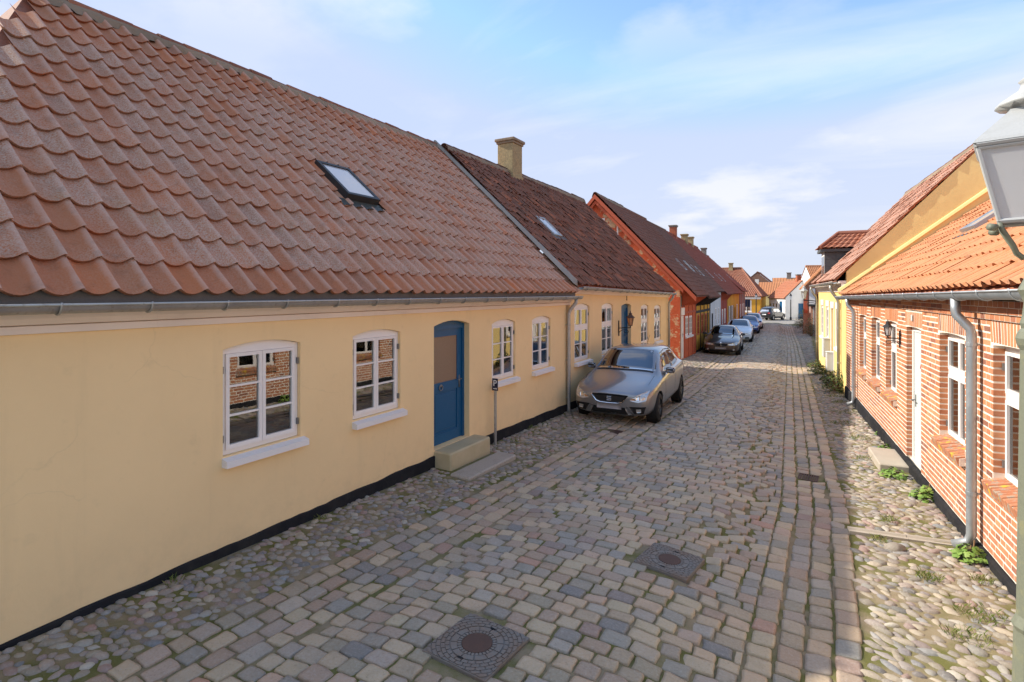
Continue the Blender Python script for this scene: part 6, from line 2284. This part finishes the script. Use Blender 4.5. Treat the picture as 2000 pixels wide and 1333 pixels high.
def plain_car(name, label, S, paint, loc, rz, wr=0.31, track=0.87, ax=(0.82, 3.40), rear=False):
    G = hatch_panes()
    F = []
    for sg in (1, -1):
        F.append(('headlight', [(sg * 0.45, 0.53), (sg * 0.75, 0.56)], [(sg * 0.45, 0.62), (sg * 0.79, 0.70)], 'lamp_clear', 'front', dict(nu=5, nv=3, off=0.006)))
        F.append(('taillight', [(sg * 0.46, 0.80), (sg * 0.70, 0.80)], [(sg * 0.46, 0.95), (sg * 0.74, 0.96)], 'lamp_red', 'rear', dict(nu=5, nv=3, off=0.006)))
        F.append(('intake', [(sg * 0.45, 0.28), (sg * 0.68, 0.29)], [(sg * 0.45, 0.38), (sg * 0.70, 0.39)], 'black_plastic', 'front', dict(nu=4, nv=2, off=0.005)))
    F.append(('grille', [(-0.42, 0.545), (0.42, 0.545)], [(-0.42, 0.60), (0.42, 0.60)], 'black_plastic', 'front', dict(nu=6, nv=2, off=0.005)))
    F.append(('number_plate', [(-0.26, 0.38), (0.26, 0.38)], [(-0.26, 0.48), (0.26, 0.48)], 'plate', 'front', dict(nu=4, nv=2, off=0.016, thick=-0.002)))
    F.append(('number_plate', [(-0.26, 0.66), (0.26, 0.66)], [(-0.26, 0.77), (0.26, 0.77)], 'sign_white', 'rear', dict(nu=4, nv=2, off=0.016, thick=-0.002)))
    F.append(('rear_bumper', [(-0.66, 0.36), (0.66, 0.36)], [(-0.70, 0.50), (0.70, 0.50)], 'black_plastic', 'rear', dict(nu=6, nv=2, off=0.012)))
    return car(name, label, S, paint, loc, rz, ax, wr, track, G, F, 'rim_silver', (1.62, 0.80, 1.0))


plain_car('white_hatchback', 'white hatchback parked behind the brown saloon', HATCH, 'paint_white', (0.40, 38.3, gz(0.4, 40) + 0.01), R(4))
plain_car('blue_hatchback', 'bright blue hatchback parked behind the white one', HATCH, 'paint_blue', (-0.02, 48.2, gz(0.0, 50) + 0.01), R(4))
plain_car('silver_hatchback', 'silver car hidden mostly behind the blue hatchback', HATCH, 'paint_silver', (-0.25, 54.3, gz(-0.3, 56) + 0.01), R(4))
plain_car('dark_suv', 'dark car seen from behind at the far crossing', [(a, b * 1.03, c_, d, e_ * 1.03, f * 1.12 if f > 1.1 else f, g_ * 1.03, h * 1.05, i * 1.12 if i > 1.1 else i) for (a, b, c_, d, e_, f, g_, h, i) in HATCH], 'paint_black', (0.8, 76.9, -0.88), R(158), 0.33)

# ------------------------------------------------------------------ small things on the left
o = thing('door_step', 'worn sandy stone block step under the blue front door', 'step', (0, 0, 0))
MB().bbox(-0.04, 0.31, 6.39, 7.49, -0.25, 0.275, 0.02).build('block', 'stone_step', o)
o = MB().bbox(-0.17, 0.17, -0.64, 0.64, -0.10, 0.055, 0.02).build('stone_slab', 'granite')
o.location = (SLAB[0], SLAB[1], gz(SLAB[0], SLAB[1]))
o.rotation_euler = (R(0), R(1.0), SLAB[4])
tag(o, 'grey granite slab lying in the cobbles before the blue door', 'slab')

ps = thing('parking_sign', 'knee-high galvanised post with small dark blue P sign beside the blue door', 'sign', (0.12, 7.95, gz(0.12, 7.95) - 0.03))
MB().bbox(-0.018, 0.018, -0.022, 0.022, 0, 1.16, 0.004).build('post', 'zinc', ps)
pl = MB().bbox(-0.045, 0.07, -0.034, -0.024, 0.98, 1.19, 0.003).build('sign_plate', 'sign_blue', ps)
for txt, sz, zz in (('P', 0.15, 1.105),):
    me = text_mesh(txt, sz, 0.001)
    to = obj('letter', me, 'sign_white', pl)
    to.rotation_euler = (R(90), 0, 0)
    to.location = (0.014, -0.0365, zz)
ar = MB().box(-0.02, 0.045, -0.0375, -0.0345, 1.012, 1.022)
ar.prism([(0.035, 1.000), (0.058, 1.017), (0.035, 1.034)], -0.0375, -0.0345)
ar.build('arrow', 'sign_white', pl)


def pot(name, label, loc, r, h, mat, leaves, leafmat='leaf'):
    t_ = thing(name, label, 'plant pot', loc)
    MB().lathe([(r * 0.68, 0), (r * 0.95, h * 0.82), (r * 1.06, h * 0.82), (r * 1.08, h), (r * 0.92, h), (r * 0.88, h * 0.9), (0, h * 0.88)], 18, None, 0, False).build('pot', mat, t_, True)
    if leaves:
        lm = MB()
        for i in range(leaves):
            a, el = random.random() * 6.28, random.uniform(0.3, 1.2)
            ln = random.uniform(0.08, 0.16)
            p0 = Vector((0, 0, h * 0.9))
            p1 = p0 + Vector((math.cos(a) * math.cos(el), math.sin(a) * math.cos(el), math.sin(el))) * ln
            sd = Vector((-math.sin(a), math.cos(a), 0)) * ln * 0.22
            md = (p0 + p1) / 2 + Vector((0, 0, 0.015))
            lm.add([p0, md + sd, p1, md - sd], [(0, 1, 2, 3)])
        lm.build('leaves', leafmat, t_, False, 'stuff')
    return t_


pot('flower_pot', 'white flower pot on saucer behind the near window, lower left pane', (-0.235, 3.40, 1.10), 0.08, 0.17, 'pot_white', 24, 'leaf_dark')
pot('flower_pot', 'small terracotta pot in the corner of the near window', (-0.225, 3.22, 1.10), 0.045, 0.085, 'pot_clay', 0)
pot('flower_pot', 'leafy green plant behind the near window, right casement', (-0.24, 3.68, 1.10), 0.06, 0.10, 'pot_clay', 30)
pot('flower_pot', 'little white pot behind the second window from the left', (-0.23, 4.92, 1.10), 0.055, 0.10, 'pot_white', 16, 'leaf_dark')


def wall_lantern(label, loc, rz, s=1.0, mat='rust_metal', arm=0.34, glass='lamp_amber'):
    # hangs on a wall behind it (local +y), lantern standing out along -y
    t_ = thing('wall_lantern', label, 'lantern', loc, rz)
    b = MB().bbox(-0.025 * s, 0.025 * s, -0.02 * s, 0, -0.22 * s, 0.18 * s, 0.006)
    b.tube([(0, -0.01, -0.02 * s), (0, -arm * s * 0.5, -0.0 * s), (0, -arm * s, 0.0)], 0.012 * s, 8)
    pts = [(0, -0.02 - 0.10 * s * (1 - math.cos(a)) - 0.10 * s * a / 6, -0.14 * s + 0.06 * s * math.sin(a) + 0.015 * s * a) for a in np.linspace(0, 5.5, 16)]
    b.tube(pts, 0.008 * s, 6)
    b.tube([(0, -arm * s, 0), (0, -arm * s, 0.06 * s)], 0.014 * s, 8)
    b.build('bracket', 'black_metal', t_, True)
    M0 = Matrix.Translation((0, -arm * s, 0.06 * s))
    fr = MB()
    for k in range(6):
        a = 2 * math.pi * k / 6
        fr.tube([M0 @ Vector((0.05 * s * math.cos(a), 0.05 * s * math.sin(a), 0)), M0 @ Vector((0.085 * s * math.cos(a), 0.085 * s * math.sin(a), 0.20 * s))], 0.006 * s, 5)
    fr.lathe([(0.055 * s, -0.01 * s), (0.055 * s, 0.01 * s)], 6, M0)
    fr.build('lantern_frame', mat, t_)
    g_ = MB().lathe([(0.047 * s, 0.01 * s), (0.081 * s, 0.198 * s)], 6, M0)
    g_.build('lantern_glass', glass, t_)
    r_ = MB().lathe([(0.115 * s, 0.195 * s), (0.11 * s, 0.215 * s), (0.045 * s, 0.275 * s), (0.04 * s, 0.30 * s), (0.05 * s, 0.305 * s), (0.01 * s, 0.34 * s), (0.012 * s, 0.37 * s), (0, 0.385 * s)], 6, M0)
    r_.build('lantern_roof', mat, t_)
    return t_


wall_lantern('rusty iron lantern on scrolled bracket left of the second blue door', (0.0, 14.95, 1.62), R(90), 1.1, 'rust_metal', 0.32, 'lamp_amber')
wx, wy = wall_pt(4.0)
wall_lantern('small black carriage lantern on the brick wall beside the pale door', (wx - 0.012, wy, 1.90), RZ_R, 0.68, 'black_metal', 0.24, 'glass_milk')
cz = wall_pt(19.0)
wall_lantern('grey street lantern on the far corner of the gabled yellow house', (cz[0] - 0.02, cz[1], 2.28), RZ_R, 1.5, 'lamp_pale', 0.34, 'glass_milk')


# ------------------------------------------------------------------ covers and gratings
def manhole(label, hole, radial):
    x, y, hx, hy, rz = hole
    e_ = 0.05
    z = gz(x, y) + 0.021
    tx = (gz(x + e_, y) - gz(x - e_, y)) / (2 * e_)
    ty = (gz(x, y + e_) - gz(x, y - e_)) / (2 * e_)
    t_ = thing('manhole_cover', label, 'manhole cover', (x, y, z), rz, 'manhole covers in the setts')
    t_.rotation_euler = (math.atan(ty), -math.atan(tx), rz)
    MB().bbox(-hx, hx, -hy, hy, -0.07, 0.0, 0.004).build('frame', 'cast_iron', t_)
    k = hx / 0.25

    def blocks(nm, r0, r1, n, off, clip=False, h=0.007):
        mb = MB()
        for i in range(n):
            a0, a1 = (i + off) * 2 * math.pi / n, (i + 1 + off) * 2 * math.pi / n
            g0 = 0.0035 * k / r0
            a0, a1 = a0 + g0, a1 - g0
            m = 3
            pts = [(r0 * math.cos(a0 + (a1 - a0) * j / m), r0 * math.sin(a0 + (a1 - a0) * j / m)) for j in range(m + 1)]
            pts2 = [(r1 * math.cos(a0 + (a1 - a0) * j / m), r1 * math.sin(a0 + (a1 - a0) * j / m)) for j in range(m, -1, -1)]
            poly = pts + pts2
            lim = hx - 0.004
            if clip:
                if min(max(abs(p[0]), abs(p[1])) for p in pts) > lim:
                    continue
                poly = [(max(-lim, min(lim, p[0])), max(-lim, min(lim, p[1]))) for p in poly]
            mb.prism(poly, 0.0, h, 'z')
        mb.build(nm, 'cast_iron', t_, False, 'stuff')

    MB().lathe([(0.10 * k, 0.0), (0.10 * k, 0.007), (0.092 * k, 0.009), (0.0, 0.0095)], 32, None, 0, False).build('lid_boss', 'rust_metal', t_)
    blocks('relief', 0.104 * k, 0.128 * k, 30, 0.0)
    blocks('relief', 0.132 * k, 0.172 * k, 12, radial)
    for j, (a, b) in enumerate(((0.182, 0.206), (0.211, 0.235), (0.240, 0.264), (0.269, 0.293), (0.298, 0.322))):
        blocks('relief', a * k, b * k, 26, 0.5 * (j % 2), True)
    for sg in (1, -1):
        MB().box(-0.018 * k, 0.018 * k, sg * 0.178 * k - 0.010, sg * 0.178 * k + 0.010, 0.001, 0.0085).build('lifting_slot', 'tar_black', t_)
    return t_


manhole('square cast iron cover with ring pattern at the very bottom of the picture', MAN_B, 0.0)
manhole('square cast iron cover with ring pattern in the middle of the road', MAN_A, 0.3)


def grating(label, hole):
    x, y, hx, hy, rz = hole
    t_ = thing('drain_grating', label, 'drain', (x, y, gz(x, y) + 0.012), rz)
    f = MB()
    for (a, b, c_, d) in ((-hx, hx, -hy, -hy + 0.02), (-hx, hx, hy - 0.02, hy), (-hx, -hx + 0.02, -hy + 0.02, hy - 0.02), (hx - 0.02, hx, -hy + 0.02, hy - 0.02)):
        f.box(a, b, c_, d, -0.05, 0.0)
    f.box(-hx + 0.02, hx - 0.02, -hy + 0.02, hy - 0.02, -0.06, -0.045)
    f.build('frame', 'rust_metal', t_)
    n = 7
    for i in range(n):
        xx = -hx + 0.02 + (i + 0.5) * (2 * hx - 0.04) / n
        MB().box(xx - 0.009, xx + 0.009, -hy + 0.02, hy - 0.02, -0.03, -0.002).build('bar', 'rust_metal', t_)


grating('rusty drain grating in the right-hand gutter', GRATE_A)
grating('rusty drain grating in front of the grey hatchback', GRATE_B)

# ------------------------------------------------------------------ right-hand pavement
t_ = thing('entrance_slab', 'pale concrete slab step at the pale door of the brick house', 'step', (STEP_R[0], STEP_R[1], gz(STEP_R[0], STEP_R[1])), STEP_R[4])
MB().bbox(-0.28, 0.30, -0.50, 0.50, -0.15, 0.10, 0.015).build('slab', 'concrete_slab', t_)
t_ = thing('drain_channel', 'worn stone drain channel crossing the pavement below the downpipe', 'channel', (CHAN[0], CHAN[1], gz(CHAN[0], CHAN[1]) - 0.02), CHAN[4])
for i, (a, b) in enumerate(((-0.54, 0.0), (0.006, 0.50))):
    MB().prism([(-0.065, -0.1), (0.065, -0.1), (0.065, 0.045), (0.035, 0.048), (0.02, 0.030), (-0.02, 0.030), (-0.035, 0.048), (-0.065, 0.045)], a, b, 'x').build('channel_stone', 'concrete_slab', t_)


def weed(name, label, x, y, r, h, n, leafmat='leaf', stems=2, lobes=True, group=None, cat='plant'):
    t_ = thing(name, label, cat, (x, y, gz(x, y)), 0, group)
    lm = MB()
    st = MB()
    for i in range(n):
        a = random.random() * 2 * math.pi
        rr = r * math.sqrt(random.random())
        zz = h * (1 - 0.75 * (rr / r) ** 2) * random.uniform(0.35, 1.05)
        c_ = Vector((rr * math.cos(a), rr * math.sin(a), zz))
        s_ = random.uniform(0.020, 0.036) * (r / 0.14) ** 0.4
        nn = Vector((math.cos(a) * 0.5 + random.gauss(0, 0.3), math.sin(a) * 0.5 + random.gauss(0, 0.3), 1)).normalized()
        u = nn.orthogonal().normalized()
        v = nn.cross(u)
        k = 7 if lobes else 5
        ph = random.random() * 6
        pts = []
        for j in range(k * 2):
            aa = ph + math.pi * j / k
            q = s_ * (1.0 if j % 2 == 0 else 0.72) * (1 if lobes else (0.4 + 0.6 * abs(math.cos(aa - ph))))
            pts.append(c_ + u * q * math.cos(aa) + v * q * math.sin(aa) - nn * s_ * 0.15)
        b = len(lm.v)
        lm.add([c_] + pts, [(0, j + 1, (j + 1) % (2 * k) + 1) for j in range(2 * k)])
        if i % 4 == 0:
            st.tube([(0, 0, 0), c_ * 0.6 + Vector((0, 0, 0.01)), c_], 0.0025, 4)
    lm.build('foliage', leafmat, t_, False, 'stuff')
    for i in range(stems):
        st.tube([(0.03 * i, 0.02 * i, 0), (0.03 * i + 0.01, 0.02 * i, h * 0.9 + 0.05 * i)], 0.007, 5)
    st.build('stalk', 'stem', t_)
    return t_


weed('weed_plant', 'bushy bright green weed at the wall right of the big downpipe', 6.26, 6.78, 0.15, 0.16, 90)
weed('weed_plant', 'round leafy weed at the foot of the brick wall between step and downpipe', 6.18, 8.62, 0.17, 0.17, 110)
weed('weed_plant', 'low spreading weed with a dry stalk before the pale door step', 5.93, 9.52, 0.18, 0.13, 90, stems=1)
weed('weed_plant', 'small weed tufts behind the pale door step', 6.02, 11.15, 0.16, 0.10, 60, stems=0)
weed('weed_plant', 'sparse little weed at the wall beyond the pale door', 6.0, 12.3, 0.10, 0.09, 40, stems=0)
for i, (lb, x, y, r, h, n) in enumerate((
        ('dark green climbing plant at the corner where brick and yellow houses meet', 5.50, 17.9, 0.42, 0.62, 420),
        ('low ivy mound at the foot of the yellow wall below the meter boxes', 5.38, 19.9, 0.36, 0.42, 320),
        ('trailing dark ivy along the base of the yellow house', 5.10, 22.4, 0.45, 0.34, 360),
        ('low dark ivy at the far end of the yellow house', 4.95, 24.6, 0.38, 0.32, 260))):
    weed('ivy_plant', lb, x, y, r, h, n, 'leaf_dark', 0, False)
for i, (lb, x, y, r, h, n) in enumerate((
        ('tall loose shrub before the lean-to with orange door', 4.55, 46.6, 0.55, 1.5, 380),
        ('leafy olive shrub against the orange brick gable', 4.05, 52.0, 0.7, 2.2, 520),
        ('thin shrub at the far end of the right pavement near the crossing', 3.55, 60.0, 0.6, 1.4, 300))):
    weed('shrub', lb, x, y, r, h, n, 'leaf_dark', 1, False, cat='shrub')

# loose grass in the pavement joints
def grass_patch():
    V, F = [], []
    for (x, y, r, n) in ((5.85, 6.15, 0.10, 90), (5.55, 6.9, 0.10, 60), (6.1, 5.6, 0.16, 120), (5.95, 5.2, 0.15, 90), (6.25, 6.3, 0.08, 50), (5.7, 7.6, 0.10, 60), (5.6, 10.4, 0.10, 60), (5.65, 11.9, 0.2, 110), (5.4, 13.3, 0.2, 110), (5.5, 14.6, 0.25, 130), (5.45, 16.0, 0.2, 110), (0.1, 9.4, 0.1, 60), (0.3, 8.3, 0.08, 40), (0.12, 4.2, 0.08, 30), (0.1, 2.6, 0.06, 24), (5.5, 17.0, 0.3, 160)):
        for i in range(n):
            a, q = random.random() * 6.28, r * math.sqrt(random.random())
            px, py = x + q * math.cos(a), y + q * math.sin(a)
            pz = gz(px, py) + 0.008
            ln = random.uniform(0.025, 0.06)
            b = random.random() * 6.28
            dx, dy = math.cos(b) * ln * 0.7, math.sin(b) * ln * 0.7
            w = 0.0035
            k = len(V)
            V += [(px - dy / ln * w, py + dx / ln * w, pz), (px + dy / ln * w, py - dx / ln * w, pz), (px + dx * 0.5, py + dy * 0.5, pz + ln * 0.75), (px + dx, py + dy, pz + ln)]
            F += [(k, k + 1, k + 2), (k + 1, k + 3, k + 2)]
    me = bpy.data.meshes.new('grass')
    me.from_pydata(V, [], F)
    o = obj('grass', me, 'grass', None, False, 'stuff')
    o['label'] = 'thin grass sprouting between the pavement stones'
    o['category'] = 'grass'


grass_patch()

# meter boxes on the yellow house
for (m, z0, z1, w, lb) in ((14.75, 0.42, 1.05, 0.45, 'pale grey meter box hanging on the yellow wall, the farther one'), (13.55, 0.12, 0.70, 0.32, 'low pale meter cabinet on the yellow wall, the nearer one')):
    x, y = wall_pt(m)
    t_ = thing('meter_box', lb, 'box', (x, y, 0), RZ_R)
    MB().bbox(-w / 2, w / 2, -0.20, 0.0, z0, z1, 0.01).build('cabinet', 'grey_box', t_)
    MB().box(-w / 2 - 0.01, w / 2 + 0.01, -0.215, 0.0, z1, z1 + 0.02).build('lid', 'grey_box', t_)
    MB().bbox(-w / 2 + 0.03, w / 2 - 0.03, -0.208, -0.2, z0 + 0.04, z1 - 0.04, 0.004).build('door', 'grey_box', t_)


# ------------------------------------------------------------------ street lamp close on the right
def street_lamp():
    X, Y = 6.088, 4.318
    z0 = gz(X, Y)
    t_ = thing('street_lamp', 'old cast iron street lamp with tapered glass lantern at the right edge', 'street lamp', (X, Y, 0), R(29.5 - 43))
    po = MB().lathe([(r_ * 0.78, z_) for (r_, z_) in [(0.16, z0 - 0.1), (0.16, z0 + 0.12), (0.13, z0 + 0.16), (0.12, z0 + 0.55), (0.135, z0 + 0.58), (0.105, z0 + 0.64), (0.098, 1.2), (0.082, 2.30), (0.10, 2.33), (0.11, 2.37), (0.095, 2.41), (0.075, 2.43), (0.085, 2.46), (0.072, 2.50), (0.062, 2.58), (0.075, 2.62), (0.098, 2.66), (0.075, 2.70), (0.055, 2.74), (0.046, 2.92), (0.055, 2.95), (0.04, 2.98)]], 12)
    po.build('post', 'lamp_green', t_)
    zb, zt = 3.07, 3.50
    rb, rt = 0.215, 0.345
    rot0 = R(45)
    br = MB()
    for k in range(4):
        a = rot0 + k * math.pi / 2
        c_, s_ = math.cos(a), math.sin(a)
        pts = [(r_ * c_, r_ * s_, z) for r_, z in ((0.045, 2.86), (0.075, 2.855), (0.11, 2.88), (0.135, 2.93), (0.165, 2.97), (0.20, 3.02), (rb, 3.06))]
        br.tube(pts, 0.014, 8)
        br.tube([(0.24 * c_, 0.24 * s_, 3.03), (0.28 * c_, 0.28 * s_, 3.035)], 0.022, 8)
    br.build('bracket', 'lamp_green', t_, True)
    fr = MB()
    ca = [(math.cos(rot0 + k * math.pi / 2), math.sin(rot0 + k * math.pi / 2)) for k in range(4)]
    for k in range(4):
        c0, c1 = ca[k], ca[(k + 1) % 4]
        fr.tube([(rb * c0[0], rb * c0[1], zb), (rt * c0[0], rt * c0[1], zt)], 0.013, 6)
        for (r_, z, q) in ((rb, zb, 0.015), (rt, zt, 0.013), (rt + 0.012, zt + 0.022, 0.016)):
            fr.tube([(r_ * c0[0], r_ * c0[1], z), (r_ * c1[0], r_ * c1[1], z)], q, 6)
    fr.build('lantern_frame', 'lamp_pale', t_)
    for k in range(4):
        c0, c1 = ca[k], ca[(k + 1) % 4]
        q = 0.985
        V = [(rb * q * c0[0], rb * q * c0[1], zb + 0.012), (rb * q * c1[0], rb * q * c1[1], zb + 0.012), (rt * q * c1[0], rt * q * c1[1], zt - 0.01), (rt * q * c0[0], rt * q * c0[1], zt - 0.01)]
        n_ = Vector((c0[0] + c1[0], c0[1] + c1[1], -0.4)).normalized() * 0.004
        V2 = [tuple(Vector(p) - n_) for p in V]
        MB().hexa(V + V2).build('pane', 'glass_milk', t_)
    rf = MB().lathe([(rt + 0.035, zt + 0.03), (rt + 0.02, zt + 0.05), (0.16, zt + 0.22), (0.15, zt + 0.235)], 4, None, rot0)
    rf.build('lantern_roof', 'lamp_pale', t_)
    vt = MB().lathe([(0.12, zt + 0.22), (0.12, zt + 0.26), (0.18, zt + 0.265), (0.175, zt + 0.285), (0.07, zt + 0.36), (0.06, zt + 0.40), (0.075, zt + 0.41), (0.03, zt + 0.45), (0.04, zt + 0.49), (0.0, zt + 0.52)], 12)
    vt.build('vent_cap', 'lamp_pale', t_, True)
    MB().lathe([(0.03, 3.07), (0.035, 3.2), (0.05, 3.26), (0.045, 3.36), (0.0, 3.40)], 12).build('burner', 'lamp_pale', t_, True)


street_lamp()


# ------------------------------------------------------------------ far street furniture
def far_lamp(label, x, y, h):
    t_ = thing('street_lamp', label, 'street lamp', (x, y, -0.88))
    MB().lathe([(0.12, 0), (0.12, 0.3), (0.07, 0.4), (0.055, h - 0.9), (0.07, h - 0.85), (0.04, h - 0.75)], 10).build('post', 'black_metal', t_)
    MB().lathe([(0.11, h - 0.72), (0.19, h - 0.28)], 4, None, R(45)).build('lantern', 'glass_milk', t_)
    MB().lathe([(0.22, h - 0.28), (0.08, h - 0.08), (0.05, h), (0, h + 0.05)], 4, None, R(45)).build('lantern_roof', 'black_metal', t_)


far_lamp('dark lamp post at the crossing before the hipped corner house', -1.5, 72.0, 3.4)
far_lamp('lamp post by the low white house near the white gable', 2.15, 75.0, 3.3)
t_ = thing('traffic_sign', 'thin dark sign post before the corner house window', 'sign', (-2.25, 70.0, -0.88))
MB().tube([(0, 0, 0), (0, 0, 2.5)], 0.05, 8).build('post', 'black_metal', t_)
MB().bbox(-0.28, 0.28, -0.03, 0.0, 1.7, 2.6, 0.02).build('sign_plate', 'sign_blue', t_)

# bright scooter by the corner
t_ = thing('red_scooter', 'small red scooter standing by the corner house', 'scooter', (-1.0, 74.0, -0.89), R(40))
bd = MB().prism([(-0.55, 0.35), (-0.5, 0.75), (0.05, 0.80), (0.12, 0.38), (0.45, 0.36), (0.55, 0.95), (0.62, 0.95), (0.60, 0.30), (0.0, 0.22)], -0.16, 0.16, 'y')
bd.build('body', 'red_plastic', t_)
MB().bbox(-0.55, 0.0, -0.14, 0.14, 0.76, 0.86, 0.03).build('seat', 'black_plastic', t_)
MB().tube([(0.56, 0, 0.9), (0.50, 0, 1.08)], 0.03, 8).build('steering_column', 'black_plastic', t_)
MB().tube([(0.48, -0.33, 1.08), (0.5, 0, 1.08), (0.48, 0.33, 1.08)], 0.02, 8).build('handlebar', 'black_plastic', t_)
for xx in (-0.42, 0.62):
    w_ = MB().lathe([(0.12, -0.05), (0.22, -0.05), (0.23, 0), (0.22, 0.05), (0.12, 0.05)], 18, Matrix.Translation((xx, 0, 0.23)) @ Matrix.Rotation(R(90), 4, 'X'))
    w_.build('wheel', 'rubber', t_, True)
t_ = thing('picket_fence', 'low brown board fence beside the far white house', 'fence', (-3.2, 87.0, -0.9))
for i in range(9):
    MB().bbox(i * 0.36, i * 0.36 + 0.30, 0, 0.04, 0, 1.5, 0.006).build('board', 'timber_grey', t_)
